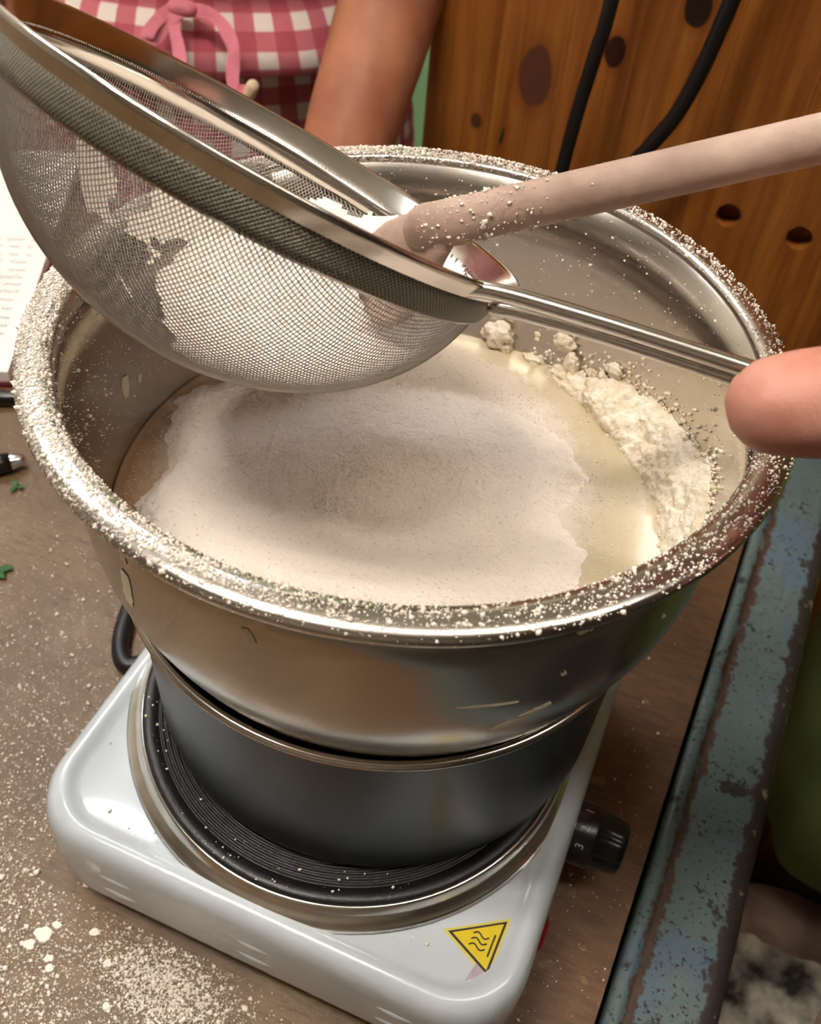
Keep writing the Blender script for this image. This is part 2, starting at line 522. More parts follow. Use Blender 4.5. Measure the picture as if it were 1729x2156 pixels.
def remeshed(name, parts, voxel, mat, smooth_it=4):
    """overlapping closed lofts fused into one continuous skin"""
    v, f = join(parts)
    me = bpy.data.meshes.new(name + '_src'); me.from_pydata([tuple(map(float, p)) for p in v], [], f)
    o = bpy.data.objects.new(name + '_src', me); COL.objects.link(o)
    bm = bmesh.new(); bm.from_mesh(me); bmesh.ops.recalc_face_normals(bm, faces=bm.faces[:]); bm.to_mesh(me); bm.free()
    r = o.modifiers.new('r', 'REMESH'); r.mode = 'VOXEL'; r.voxel_size = voxel; r.use_smooth_shade = True
    s = o.modifiers.new('s', 'SMOOTH'); s.factor = 0.5; s.iterations = smooth_it
    dg = bpy.context.evaluated_depsgraph_get(); dg.update()
    out = bpy.data.meshes.new_from_object(o.evaluated_get(dg))
    bpy.data.objects.remove(o); bpy.data.meshes.remove(me)
    out.name = name
    return link(name, out, mat)


def pn(x, y, z=0.0): return mnoise.noise(Vector((x, y, z)))


def fbm(x, y, z=0.0, o=4):
    s, a = 0.0, 1.0
    for i in range(o):
        s += a * mnoise.noise(Vector((x, y, z + 7.3 * i))); x *= 2.03; y *= 2.03; z *= 2.03; a *= 0.5
    return s


ICO_V = None
def _ico():
    bm = bmesh.new(); bmesh.ops.create_icosphere(bm, subdivisions=1, radius=1.0)
    v = np.array([p.co[:] for p in bm.verts]); f = [tuple(q.index for q in p.verts) for p in bm.faces]; bm.free()
    return v, f
OCT_V = np.array([(1, 0, 0), (0, 1, 0), (-1, 0, 0), (0, -1, 0), (0, 0, 1), (0, 0, -1)], float)
OCT_F = np.array([(0, 1, 4), (1, 2, 4), (2, 3, 4), (3, 0, 4), (1, 0, 5), (2, 1, 5), (3, 2, 5), (0, 3, 5)])
ICO_V, ICO_F = _ico(); ICO_F = np.array(ICO_F)


def grains(name, P, S, mat='flour_white', ico=False, parent=None):
    """one mesh of many tiny irregular grains"""
    BV, BF = (ICO_V, ICO_F) if ico else (OCT_V, OCT_F)
    P = np.asarray(P, float); S = np.asarray(S, float); n = len(P); k = len(BV)
    A = RNG.normal(size=(n, 3, 3)); Q, _ = np.linalg.qr(A)
    sc = S[:, None] * RNG.uniform(0.65, 1.25, (n, 3))
    L = BV[None] * (1 + RNG.uniform(-0.22, 0.22, (n, k, 1)))
    X = np.einsum('nij,nkj->nki', Q, L * sc[:, None, :])
    X[:, :, 2] *= 0.8
    V = (X + P[:, None, :]).reshape(-1, 3)
    F = (BF[None] + (np.arange(n) * k)[:, None, None]).reshape(-1, 3)
    me = bpy.data.meshes.new(name)
    me.vertices.add(len(V)); me.vertices.foreach_set('co', V.ravel())
    me.loops.add(F.size); me.loops.foreach_set('vertex_index', F.ravel().astype(np.int32))
    me.polygons.add(len(F)); me.polygons.foreach_set('loop_start', np.arange(0, F.size, 3, dtype=np.int32))
    me.update(calc_edges=True); me.validate()
    return link(name, me, mat, parent, smooth=True)


# ------------------------------------------------------------------ the room
def struct(name, dims, mat):
    v, f = box(*dims); o = obj(name, v, f, mat, smooth=False); o['kind'] = 'structure'
    return o


X0, X1, Y0, Y1, ZF, ZC = -2.1, 1.9, -1.9, 1.35, -0.80, 1.70
for nm, d, mt, lb in (
        ('floor', (X0, X1, Y0, Y1, ZF - 0.05, ZF), 'floor', 'dark concrete floor below the worktable'),
        ('ceiling', (X0, X1, Y0, Y1, ZC, ZC + 0.05), 'ceil', 'off-white ceiling of the room'),
        ('wall_back', (X0, X1, Y1, Y1 + 0.06, ZF, ZC), 'plaster', 'cream plaster wall behind the table'),
        ('wall_left', (X0 - 0.06, X0, Y0, Y1, ZF, ZC), 'plaster', 'cream plaster wall left of the table'),
        ('wall_right', (X1, X1 + 0.06, Y0, Y1, ZF, ZC), 'dark_wall', 'dark brown wall right of the table'),
        ('wall_front', (X0, X1, Y0 - 0.06, Y0, ZF, ZC), 'mid_wall', 'grey brown wall facing the table')):
    o = struct(nm, d, mt); o['label'] = lb
o = bevel_box('door_1', (-0.75, -0.12, Y1 - 0.045, Y1 - 0.001, ZF, 1.25), 'wall_green', None, 0.004); o['kind'] = 'structure'
o['label'] = 'light green painted door seen between arm and pine panel'


def ceiling_lamp(c, length, width, mat, label, rot=0.0):
    t = thing('ceiling_lamp', label, 'lamp', (c[0], c[1], ZC), 'ceiling lamps')
    v, f = box(-length / 2 - 0.02, length / 2 + 0.02, -width / 2 - 0.02, width / 2 + 0.02, -0.03, 0)
    R = Matrix.Rotation(rot, 4, 'Z')
    def place(v): return [tuple(R @ Vector(p) + Vector((c[0], c[1], ZC))) for p in v]
    obj('housing', place(v), f, 'metal_grey', t, smooth=False)
    for s in (-1, 1):
        p = [(-length / 2, s * width * 0.3, -0.05), (0, s * width * 0.3, -0.05), (length / 2, s * width * 0.3, -0.05)]
        v, f = tube(p, 0.019, 12)
        obj('tube', place(v), f, mat, t)
    for s in (-1, 1):
        v, f = box(s * length / 2 - 0.01, s * length / 2 + 0.01, -width * 0.45, width * 0.45, -0.075, -0.028)
        obj('lamp_holder', place(v), f, 'metal_grey', t, smooth=False)


ceiling_lamp((-0.36, -0.38), 0.60, 0.16, 'lampA', 'twin-tube ceiling lamp above the table', 0.30)
ceiling_lamp((-1.15, 0.66), 1.2, 0.16, 'lampB', 'twin-tube ceiling lamp further left above the room', 0.30)
ceiling_lamp((0.72, -0.06), 1.2, 0.16, 'lampC', 'twin-tube ceiling lamp on the right of the room', 0.30)

# ------------------------------------------------------------------ worktable
TX0, TY0, TY1 = -1.15, -0.55, 0.375
TH = 0.0496


def rail_x(x, y): return x + y * math.sin(TH)


tab = thing('worktable', 'worn brown worktable with a chipped turquoise steel edge rail', 'table', (-0.4, -0.1, ZF))
v = []
for z in (-0.03, 0.0):
    v += [(TX0, TY0, z), (rail_x(0.1425, TY0), TY0, z), (rail_x(0.1425, TY1), TY1, z), (TX0, TY1, z)]
f = [(3, 2, 1, 0), (4, 5, 6, 7), (0, 1, 5, 4), (1, 2, 6, 5), (2, 3, 7, 6), (3, 0, 4, 7)]
tp = obj('tabletop', v, f, 'table', tab, smooth=False)
tp['label'] = 'brown scuffed tabletop'
# steel rail: cross-section (s across, z)
prof = [(0.0016, -0.035), (0.0016, 0.0016), (0.0024, 0.0027), (0.0040, 0.0032), (0.0062, 0.0031), (0.0078, 0.0022), (0.0090, 0.0006),
        (0.0105, 0.0002), (0.0130, 0.0006), (0.0200, 0.0008), (0.0300, 0.0007), (0.0390, 0.0005), (0.0425, -0.0003), (0.0452, -0.0020),
        (0.0472, -0.0055), (0.0478, -0.012), (0.0478, -0.045), (0.044, -0.045), (0.042, -0.012), (0.038, -0.006), (0.006, -0.006), (0.005, -0.035)]
vs, fs, uv = [], [], []
NY = 150
for j in range(NY + 1):
    y = TY0 + (TY1 - TY0) * j / NY
    for i, (s, z) in enumerate(prof):
        jit = 0.0006 * fbm(s * 90, y * 30) if 1 < i < 15 else 0
        edge = 0.0009 * fbm(3.1, y * 45, 2) if 12 <= i <= 15 else 0
        vs.append((rail_x(0.1436 + s + edge, y), y, z + 0.5 * jit)); uv.append((s, y))
n = len(prof)
for j in range(NY):
    for i in range(n):
        i2 = (i + 1) % n
        fs.append((j * n + i, j * n + i2, (j + 1) * n + i2, (j + 1) * n + i))
fs.append(tuple(range(n))[::-1]); fs.append(tuple(NY * n + i for i in range(n)))
ra = obj('edge_rail', vs, fs, 'rail', tab, uv=uv); ra['label'] = 'chipped turquoise painted steel edge rail'
for (x, y) in ((TX0 + 0.06, TY0 + 0.06), (TX0 + 0.06, TY1 - 0.06), (0.08, TY0 + 0.06), (0.10, TY1 - 0.06)):
    bevel_box('leg', (x - 0.025, x + 0.025, y - 0.025, y + 0.025, ZF, -0.03), 'rail', tab, 0.003)

# ------------------------------------------------------------------ pine panel behind
PY = 0.50
pan = thing('pine_panel', 'upright orange pine panel of glued boards with two drilled holes', 'panel', (0.25, PY, ZF))
xs = [-0.172, -0.118, -0.067, -0.018, 0.046, 0.106, 0.162, 0.222, 0.285, 0.34, 0.40, 0.46, 0.53, 0.60]
holes = {4: [(0.0786, 0.0675)], 5: [(0.1329, 0.0640)]}
for i in range(len(xs) - 1):
    a, b2 = xs[i] + 0.00012, xs[i + 1] - 0.00012
    bm = bmesh.new()
    dy = 0.0003 * ((i * 7) % 3 - 1)
    yf = PY + dy; yb = PY + 0.024
    cor = [(a, ZF), (b2, ZF), (b2, 0.62), (a, 0.62)]
    F = [bm.verts.new((x, yf, z)) for x, z in cor]; B = [bm.verts.new((x, yb, z)) for x, z in cor]
    for k in range(4): bm.faces.new((F[k], B[k], B[(k + 1) % 4], F[(k + 1) % 4]))
    bm.faces.new(B)
    edges = [bm.edges.get((F[k], F[(k + 1) % 4])) for k in range(4)]
    for (hx, hz) in holes.get(i, []):
        hv = [bm.verts.new((hx + 0.0095 * math.cos(2 * PI * k / 28), yf, hz + 0.0095 * math.sin(2 * PI * k / 28))) for k in range(28)]
        hb = [bm.verts.new((p.co.x, yf + 0.019, p.co.z)) for p in hv]
        for k in range(28):
            edges.append(bm.edges.new((hv[k], hv[(k + 1) % 28])))
            bm.faces.new((hv[k], hv[(k + 1) % 28], hb[(k + 1) % 28], hb[k]))
        bm.faces.new(hb)
    bmesh.ops.triangle_fill(bm, edges=edges, use_beauty=True)
    bmesh.ops.recalc_face_normals(bm, faces=bm.faces[:])
    me = bpy.data.meshes.new('board'); bm.to_mesh(me); bm.free()
    link('board', me, 'pine', pan, smooth=False)
o = obj('herb_fleck', *tube(spline([(-0.1074, PY - 0.0015, 0.079), (-0.1062, PY - 0.0018, 0.086), (-0.1055, PY - 0.0015, 0.094)], 5),
                            [0.0003, 0.001, 0.0016, 0.0019, 0.002, 0.0019, 0.0017, 0.0013, 0.0009, 0.0006, 0.0002], 8, flat=0.4), 'leaf')
tag(o, 'small dark green herb fleck stuck to the pine panel', 'herb')

# ------------------------------------------------------------------ hanging black cables
c1 = spline([(-0.030, 0.470, 0.60), (-0.031, 0.462, 0.35), (-0.0355, 0.46, 0.2096), (-0.0387, 0.46, 0.1761), (-0.0432, 0.46, 0.1326), (-0.046, 0.46, 0.0888),
             (-0.050, 0.46, 0.0), (-0.05, 0.45, -0.3), (-0.02, 0.44, -0.79)], 8)
o = obj('power_cable', *tube(c1, 0.0052, 12), 'cable'); tag(o, 'thick black cable hanging left of the other before the pine panel', 'cable', 'black cables')
c2 = spline([(0.075, 0.470, 0.60), (0.055, 0.462, 0.35), (0.0385, 0.46, 0.2243), (0.0325, 0.46, 0.1824), (0.0245, 0.46, 0.1492), (0.012, 0.46, 0.1223),
             (-0.004, 0.46, 0.09), (-0.02, 0.455, 0.03), (-0.03, 0.45, -0.2), (0.03, 0.44, -0.79)], 8)
o = obj('power_cable', *tube(c2, 0.0056, 12), 'cable'); tag(o, 'thick black cable hanging right of the other, curving behind the spoon', 'cable', 'black cables')

# ------------------------------------------------------------------ hot plate
HX0, HX1, HY0, HY1 = -0.1035, 0.1060, -0.1060, 0.1060
hp = thing('hot_plate', 'white enamelled single electric hot plate under the pot', 'hot plate', (0, 0, 0))


def rrect(inset, rad, z, nseg=10):
    x0, x1, y0, y1 = HX0 + inset, HX1 - inset, HY0 + inset, HY1 - inset
    r = max(rad - inset * 0.75, 0.004); P = []
    for (cx, cy, a0) in ((x1 - r, y1 - r, 0), (x0 + r, y1 - r, PI / 2), (x0 + r, y0 + r, PI), (x1 - r, y0 + r, 1.5 * PI)):
        for k in range(nseg + 1):
            a = a0 + PI / 2 * k / nseg
            P.append((cx + r * math.cos(a), cy + r * math.sin(a), z))
    return P


rings = [(0.008, 0.012), (0.0025, 0.012), (0.0008, 0.0135), (0.0, 0.018), (0.0, 0.047), (0.0005, 0.052), (0.0018, 0.0562), (0.0040, 0.0590), (0.0068, 0.0600),
         (0.0088, 0.0597), (0.0104, 0.0586), (0.0119, 0.0575), (0.0138, 0.0570), (0.030, 0.0570)]
vs, fs = [], []
for ins, z in rings: vs += rrect(ins, 0.030, z)
n = 44
for i in range(len(rings) - 1):
    for k in range(n):
        k2 = (k + 1) % n
        fs.append((i * n + k, i * n + k2, (i + 1) * n + k2, (i + 1) * n + k))
fs.append(tuple((len(rings) - 1) * n + k for k in range(n))); fs.append(tuple(range(n))[::-1])
body = obj('body', vs, fs, 'enamel', hp)
for (x, y) in ((-0.08, -0.082), (0.082, -0.082), (-0.08, 0.082), (0.082, 0.082)):
    v, f = lathe([(0, 0), (0.009, 0), (0.010, 0.002), (0.010, 0.0125), (0, 0.0125)], (x, y), 20)
    obj('foot', v, f, 'black_plastic', hp)
v, f = lathe([(0.0905, 0.0570), (0.0995, 0.0573), (0.1000, 0.0580), (0.0985, 0.0588), (0.0963, 0.0600), (0.0945, 0.0620), (0.0935, 0.0648), (0.0928, 0.0655), (0.0915, 0.0652), (0.0905, 0.0640)],
             seg=128, close=True)
obj('trim_ring', v, f, 'chrome', hp)['label'] = 'chrome trim ring'
dp = [(0, 0.0672)]
r = 0.0480
while r < 0.0855:
    dp += [(r, 0.0672), (r + 0.0003, 0.0660), (r + 0.0010, 0.0660), (r + 0.0013, 0.0672)]
    r += 0.00205
dp += [(0.0872, 0.0672), (0.0876, 0.0677), (0.0900, 0.0678), (0.0916, 0.0676), (0.0925, 0.0664), (0.0926, 0.0590), (0.0, 0.0590)]
v, f = lathe(dp, seg=128)
obj('heating_disc', v, f, 'iron', hp)['label'] = 'black ribbed cast-iron heating disc'
# embossed louvres in the front face
for cx in (-0.058, 0.004, 0.064):
    for cz, ln in ((0.040, 0.021), (0.027, 0.021)):
        p = [(cx + s * ln, HY0 + 0.0010, cz + 0.0022 * (s * 2) ** 2 * 0.6 - 0.001) for s in np.linspace(-0.5, 0.5, 9)]
        rr = [0.0004, 0.0013, 0.0018, 0.0021, 0.0022, 0.0021, 0.0018, 0.0013, 0.0004]
        v, f = tube(p, [q * 0.8 for q in rr], 10, flat=1.6)
        obj('vent_louvre', v, f, 'enamel', body)
v, f = lathe([(0, 0.0569), (0.0009, 0.0569), (0.0009, 0.0573), (0, 0.0574)], (0.026, -0.0935), 12)
obj('rivet_hole', v, f, 'ink', body)
# knob on the right-hand side
KY, KZ = -0.003, 0.031


def xlathe(profile, seg=48, flute=None):
    vs, fs = lathe([(r, x) for x, r in profile], seg=seg)
    out = []
    for (a, b2, x) in vs:
        if flute and flute[0] < x < flute[1]:
            q = math.atan2(b2, a); s = 1 - 0.07 * max(0.0, math.cos(q * 7)) ** 4
            a, b2 = a * s, b2 * s
        out.append((x, KY + a, KZ + b2))
    return out, fs


v, f = xlathe([(0.1045, 0), (0.1045, 0.0135), (0.1060, 0.0138), (0.1150, 0.0138), (0.1163, 0.0132), (0.1170, 0.0126), (0.1255, 0.0118), (0.1280, 0.0112), (0.1292, 0.0096), (0.1296, 0.0)],
              flute=(0.1168, 0.1285), seg=84)
knob = obj('knob', v, f, 'black_plastic', hp); knob['label'] = 'black fluted temperature knob'


def glyph(txt, size, Mx, mat, parent, name):
    cu = bpy.data.curves.new(name, 'FONT'); cu.body = txt; cu.size = size; cu.align_x = 'CENTER'; cu.align_y = 'CENTER'
    cu.extrude = 0.00006
    o = bpy.data.objects.new(name, cu); COL.objects.link(o)
    dg = bpy.context.evaluated_depsgraph_get(); dg.update()
    me = bpy.data.meshes.new_from_object(o.evaluated_get(dg)); bpy.data.objects.remove(o)
    me.transform(Mx)
    return link(name, me, mat, parent, smooth=False)


for txt, ang in (('1', 72), ('2', 108), ('3', 140), ('0', 28)):
    a = math.radians(ang)
    nrm = Vector((0, -math.cos(a), math.sin(a)))
    # ang 90 is straight up; larger leans to the viewer (-y)
    nrm = Vector((0, math.cos(a), math.sin(a)))
    up = Vector((-1, 0, 0)); rt = up.cross(nrm)
    pos = Vector((0.1104, KY, KZ)) + nrm * 0.01395
    glyph(txt, 0.0052, Matrix(((rt.x, up.x, nrm.x, pos.x), (rt.y, up.y, nrm.y, pos.y), (rt.z, up.z, nrm.z, pos.z), (0, 0, 0, 1))), 'numeral', knob, 'numeral')
# red pilot lamp on the same side, nearer the front corner
v, f = lathe([(0, 0.1065), (0.0035, 0.1068), (0.0052, 0.1056), (0.0058, 0.1045)], seg=24)
obj('pilot_lamp', [(z + 0.0012, -0.0555 + x * 1.5, 0.0405 + y) for x, y, z in v], f, 'red_plastic', hp)['label'] = 'small red pilot lamp'
# warning sticker, apex towards the disc
zs = 0.05718
A, B, Cc = V3(0.0700, -0.0758, 0), V3(0.0930, -0.0612, 0), V3(0.0920, -0.0862, 0)


def tri(name, pts, z, mat, parent):
    P = [tuple(p[:2]) + (z,) for p in pts]; Q = [tuple(p[:2]) + (z - 0.00012,) for p in pts]
    n = len(P)
    return obj(name, P + Q, [tuple(range(n))] + [tuple(range(n, 2 * n))[::-1]] + [(k, n + k, n + (k + 1) % n, (k + 1) % n) for k in range(n)], mat, parent, smooth=False)


cen = (A + B + Cc) / 3
def shr(s): return [cen + (p - cen) * s for p in (A, Cc, B)]
st = tri('warning_sticker', shr(1.0), zs, 'sticker_pale', hp); st['label'] = 'yellow triangular hot-surface warning sticker'
tri('black_border', shr(0.86), zs + 0.00013, 'ink', st)
tri('yellow_field', shr(0.74), zs + 0.00026, 'sticker_yellow', st)
mid = (B + Cc) / 2; ex = unit(Cc - B); ey = unit(A - mid)
def loc2(x, y): return mid + ex * x + ey * y
def stroke(name, pts, wd):
    P = np.array([loc2(*p) for p in pts]); t = np.gradient(P, axis=0); t /= np.linalg.norm(t, axis=1)[:, None]
    nn = np.stack([-t[:, 1], t[:, 0], 0 * t[:, 0]], 1)
    L, R_ = P + nn * wd / 2, P - nn * wd / 2
    z = zs + 0.00038; k = len(P)
    vv = [(p[0], p[1], z) for p in L] + [(p[0], p[1], z) for p in R_]
    obj(name, vv, [(i, i + 1, k + i + 1, k + i) for i in range(k - 1)], 'ink', st, smooth=False)
stroke('symbol_bar', [(-0.0042, 0.0034), (0, 0.0034), (0.0046, 0.0034)], 0.0007)
for sx in (-0.0023, 0.0, 0.0023):
    stroke('symbol_wave', [(sx + 0.0009 * math.sin(q * 2 * PI), 0.0052 + 0.0062 * q) for q in np.linspace(0, 1, 14)], 0.0006)
tri('glue_residue', [V3(0.0838, -0.0905, 0), V3(0.0875, -0.0912, 0), V3(0.0925, -0.0885, 0), V3(0.0945, -0.0850, 0), V3(0.0925, -0.0840, 0), V3(0.0865, -0.0800, 0)], zs + 0.00008, 'glue', hp)['label'] = 'purplish peeled glue mark'
# mains lead
cd_path = spline([(-0.097, 0.052, 0.020), (-0.110, 0.030, 0.014), (-0.122, 0.006, 0.006), (-0.133, 0.002, 0.005), (-0.146, 0.024, 0.005), (-0.158, 0.08, 0.005), (-0.15, 0.16, 0.005),
                  (-0.10, 0.26, 0.005), (-0.02, 0.335, 0.005), (0.02, 0.38, 0.004), (0.03, 0.41, -0.05), (0.03, 0.42, -0.5)], 8)
obj('power_cord', *tube(cd_path, 0.0046, 12), 'cable', hp)['label'] = 'black mains lead'

# ------------------------------------------------------------------ pot
PC = (0.0024, 0.0179)
pot = thing('saucepan', 'dark stainless steel pot on the hot plate holding the bowl', 'pot', (PC[0], PC[1], 0.0685))
ps = [(0, 0.0685), (0.0895, 0.0685), (0.0933, 0.0693), (0.0952, 0.0714), (0.0958, 0.0760), (0.0959, 0.085), (0.0963, 0.12), (0.0968, 0.150), (0.0972, 0.1565),
      (0.0962, 0.1565), (0.0958, 0.150), (0.0953, 0.12), (0.0945, 0.085), (0.0925, 0.0725), (0.0, 0.0700)]
v, f = lathe(ps, PC, 160)
obj('wall', v, f, 'pot_steel', pot)
bead = [(0.0986 + 0.0019 * math.cos(q), 0.1566 + 0.0019 * math.sin(q)) for q in np.linspace(0, 2 * PI, 13)[:-1]]
v, f = lathe(bead, PC, 160, close=True)
obj('rolled_rim', v, f, 'rim_steel', pot)['label'] = 'bright rolled rim'

# ------------------------------------------------------------------ mixing bowl
BC = (0.0042, 0.0185)
ROUT = [(0.250, 0.1086), (0.225, 0.1087), (0.205, 0.1086), (0.197, 0.1083), (0.190, 0.1075), (0.184, 0.1062), (0.178, 0.1044), (0.172, 0.1023), (0.166, 0.0999),
        (0.160, 0.0972), (0.154, 0.0943), (0.147, 0.0900), (0.138, 0.0832), (0.128, 0.074), (0.118, 0.061), (0.110, 0.045), (0.106, 0.030), (0.1045, 0.0)]


def rin(z):
    zz = [a for a, _ in ROUT][::-1]; rr = [b for _, b in ROUT][::-1]
    return float(np.interp(z, zz, rr)) - 0.0009


bowl = thing('mixing_bowl', 'large stainless steel mixing bowl with flour-dusted rim set in the pot', 'bowl', (BC[0], BC[1], 0.1045))
outer = [(r, z) for z, r in ROUT]
inner = [(max(r - 0.0009, 0), z + (0.0009 if z < 0.15 else 0)) for z, r in ROUT]
v, f = lathe(outer[::-1] + inner, BC, 192)
bw = obj('bowl_wall', v, f, 'steel', bowl)
rimp = [(0.1086, 0.2485), (0.1091, 0.2502), (0.1105, 0.2514), (0.1135, 0.2513), (0.1158, 0.2504), (0.1168, 0.2492), (0.1166, 0.2482), (0.1173, 0.2477), (0.1181, 0.2486), (0.1184, 0.2500),
        (0.1181, 0.2512), (0.1170, 0.2521), (0.1150, 0.2527), (0.1115, 0.2530), (0.1094, 0.2528), (0.1082, 0.2518), (0.1077, 0.2496)]
v, f = lathe(rimp, BC, 192, close=True)
obj('bowl_rim', v, f, 'dusty_rim', bowl)['label'] = 'broad rolled steel rim dusted with flour'


def wall_patch(name, az0, az1, z0, z1, wob, mat, parent, r_fun, off, n=14, taper=0.5):
    """thin flat strip on the bowl wall running from (az0,z0) to (az1,z1)"""
    hw = wob
    vs = []
    for i in range(n):
        q = i / (n - 1)
        a = az0 + (az1 - az0) * q; z = z0 + (z1 - z0) * q
        wdt = hw * (0.35 + 0.65 * math.sin(PI * min(1, max(0, q * 0.9 + 0.05))) ** taper) * (1 + 0.5 * pn(q * 6 + az0, 3.1))
        d = unit(((az1 - az0) * 0.109 * PI / 180, z1 - z0, 0))
        for s in (-1, 1):
            aa = math.radians(a + s * (-d[1]) * wdt / 0.109 * 180 / PI); zz = z + s * d[0] * wdt
            rr = r_fun(zz) + off
            vs.append((BC[0] + rr * math.cos(aa), BC[1] + rr * math.sin(aa), zz))
    for i in range(n):
        for s in (0, 1):
            p = np.array(vs[2 * i + s]); c = np.array((BC[0], BC[1], p[2]))
            vs.append(tuple(p - unit(p - c) * off * 0.9))
    k = 2 * n
    fs = [(2 * i, 2 * i + 1, 2 * i + 3, 2 * i + 2) for i in range(n - 1)]
    fs += [(2 * i, 2 * i + 2, k + 2 * i + 2, k + 2 * i) for i in range(n - 1)] + [(2 * i + 1, k + 2 * i + 1, k + 2 * i + 3, 2 * i + 3) for i in range(n - 1)]
    return obj(name, vs, fs, mat, parent, smooth=False)


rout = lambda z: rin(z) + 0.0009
for a0, a1, z0, z1, wd in ((-112.6, -113.2, 0.239, 0.2235, 0.0017), (-113.8, -114.8, 0.2180, 0.2015, 0.0023),  # first pair: plain pale upright strips on the left outer wall
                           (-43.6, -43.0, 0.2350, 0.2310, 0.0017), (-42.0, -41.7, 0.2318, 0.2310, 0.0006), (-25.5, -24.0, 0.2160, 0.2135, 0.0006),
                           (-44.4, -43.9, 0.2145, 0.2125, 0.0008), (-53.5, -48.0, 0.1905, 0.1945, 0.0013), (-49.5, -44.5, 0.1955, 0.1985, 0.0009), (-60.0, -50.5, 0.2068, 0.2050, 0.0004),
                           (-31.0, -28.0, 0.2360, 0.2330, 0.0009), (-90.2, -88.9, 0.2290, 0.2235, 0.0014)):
    wall_patch('pale_streak', a0, a1, z0, z1, wd, 'pale_mark', bw, rout, 0.00025, taper=0.2 if a0 < -100 else 0.5)
for a0, a1, z0, z1, wd in ((-174.6, -173.2, 0.1995, 0.1915, 0.0022), (-179.3, -178.3, 0.1945, 0.1915, 0.0012)):
    wall_patch('batter_splash', a0, a1, z0, z1, wd, 'pale_mark', bw, rin, -0.0003)

# ------------------------------------------------------------------ batter, flour
ZL = 0.176
prof = [(0, ZL), (0.03, ZL), (0.06, ZL), (0.09, ZL), (0.100, ZL + 0.0001), (rin(ZL) - 0.0006, ZL + 0.0004), (rin(ZL + 0.0008) - 0.0002, ZL + 0.0011), (rin(ZL - 0.002) - 0.0003, ZL - 0.002), (0.090, 0.1475), (0, 0.1475)]
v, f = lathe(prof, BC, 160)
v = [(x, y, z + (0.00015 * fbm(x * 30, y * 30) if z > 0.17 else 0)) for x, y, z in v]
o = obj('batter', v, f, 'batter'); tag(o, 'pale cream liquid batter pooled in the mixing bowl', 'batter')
POLY = np.array([(-0.0958, 0.0361), (-0.09, 0.0157), (-0.0891, 0.005), (-0.0777, -0.0065), (-0.0812, -0.0237), (-0.0776, -0.0292), (-0.0724, -0.0449), (-0.0619, -0.0873), (0.0096, -0.1174), (0.0904, -0.060),
                 (0.0756, 0.0232), (0.0631, 0.0362), (0.0645, 0.0574), (0.0511, 0.0743), (0.0262, 0.0838), (-0.0016, 0.0863), (-0.0208, 0.0815), (-0.0503, 0.0749), (-0.0825, 0.0528)])


def sdf_poly(X, Y, P):
    d = np.full(X.shape, 1e9); ins = np.zeros(X.shape, bool)
    for i in range(len(P)):
        a, b2 = P[i], P[(i + 1) % len(P)]
        e = b2 - a; wx, wy = X - a[0], Y - a[1]
        t = np.clip((wx * e[0] + wy * e[1]) / (e @ e), 0, 1)
        d = np.minimum(d, np.hypot(wx - t * e[0], wy - t * e[1]))
        c = ((a[1] <= Y) != (b2[1] <= Y)) & (X < (b2[0] - a[0]) * (Y - a[1]) / (b2[1] - a[1] + 1e-12) + a[0])
        ins ^= c
    return np.where(ins, d, -d)


def grid_mesh(name, X, Y, Z, keep, mat):
    idx = -np.ones(X.shape, int); ok = np.zeros(X.shape, bool)
    q = keep[:-1, :-1] & keep[1:, :-1] & keep[1:, 1:] & keep[:-1, 1:]
    for di, dj in ((0, 0), (1, 0), (1, 1), (0, 1)):
        ok[di:ok.shape[0] - 1 + di, dj:ok.shape[1] - 1 + dj] |= q
    idx[ok] = np.arange(ok.sum())
    V = np.stack([X[ok], Y[ok], Z[ok]], 1)
    i, j = np.where(q)
    F = np.stack([idx[i, j], idx[i + 1, j], idx[i + 1, j + 1], idx[i, j + 1]], 1)
    return V, F


G = 300
gx = np.linspace(-0.107, 0.107, G)
X, Y = np.meshgrid(gx + BC[0], gx + BC[1], indexing='ij')
R = np.hypot(X - BC[0], Y - BC[1])
D = sdf_poly(X, Y, POLY)
nz = np.array([[fbm(x * 22, y * 22, 1.0, 3) for y in Y[0]] for x in X[:, 0]])
nf = np.array([[fbm(x * 160, y * 160, 4.0, 4) for y in Y[0]] for x in X[:, 0]])
ng = np.array([[fbm(x * 520, y * 520, 9.0, 2) for y in Y[0]] for x in X[:, 0]])
Dn = D + 0.004 * nz + 0.0014 * nf
mound = 0.0085 * np.exp(-(((X + 0.030) / 0.050) ** 2 + ((Y + 0.020) / 0.050) ** 2)) + 0.004 * np.exp(-(((X - 0.045) / 0.035) ** 2 + ((Y + 0.045) / 0.03) ** 2))
edge = np.clip(Dn / 0.012, 0, 1); edge = edge * edge * (3 - 2 * edge)
H = ZL - 0.0003 + 0.0016 * np.clip(Dn / 0.009, -1, 1) + edge * (0.0022 + mound + 0.0022 * nz) + (0.00055 * nf + 0.00022 * ng) * np.clip(Dn / 0.003, 0, 1)
wallz = np.interp(R, [r - 0.0009 for z, r in ROUT[::-1]], [z for z, r in ROUT[::-1]])
near = np.clip((R - 0.094) / 0.012, 0, 1)
H = H + 0.004 * near * edge * (Y < 0)
keep = (R < 0.1056) & (Dn > -0.006) & (H > wallz - 0.004)
V_, F_ = grid_mesh('flour', X, Y, H, keep, 'flour')
o = obj('flour_heap', V_, F_, 'flour'); tag(o, 'sifted flour lying in a soft mound on the batter', 'flour', kind='stuff')

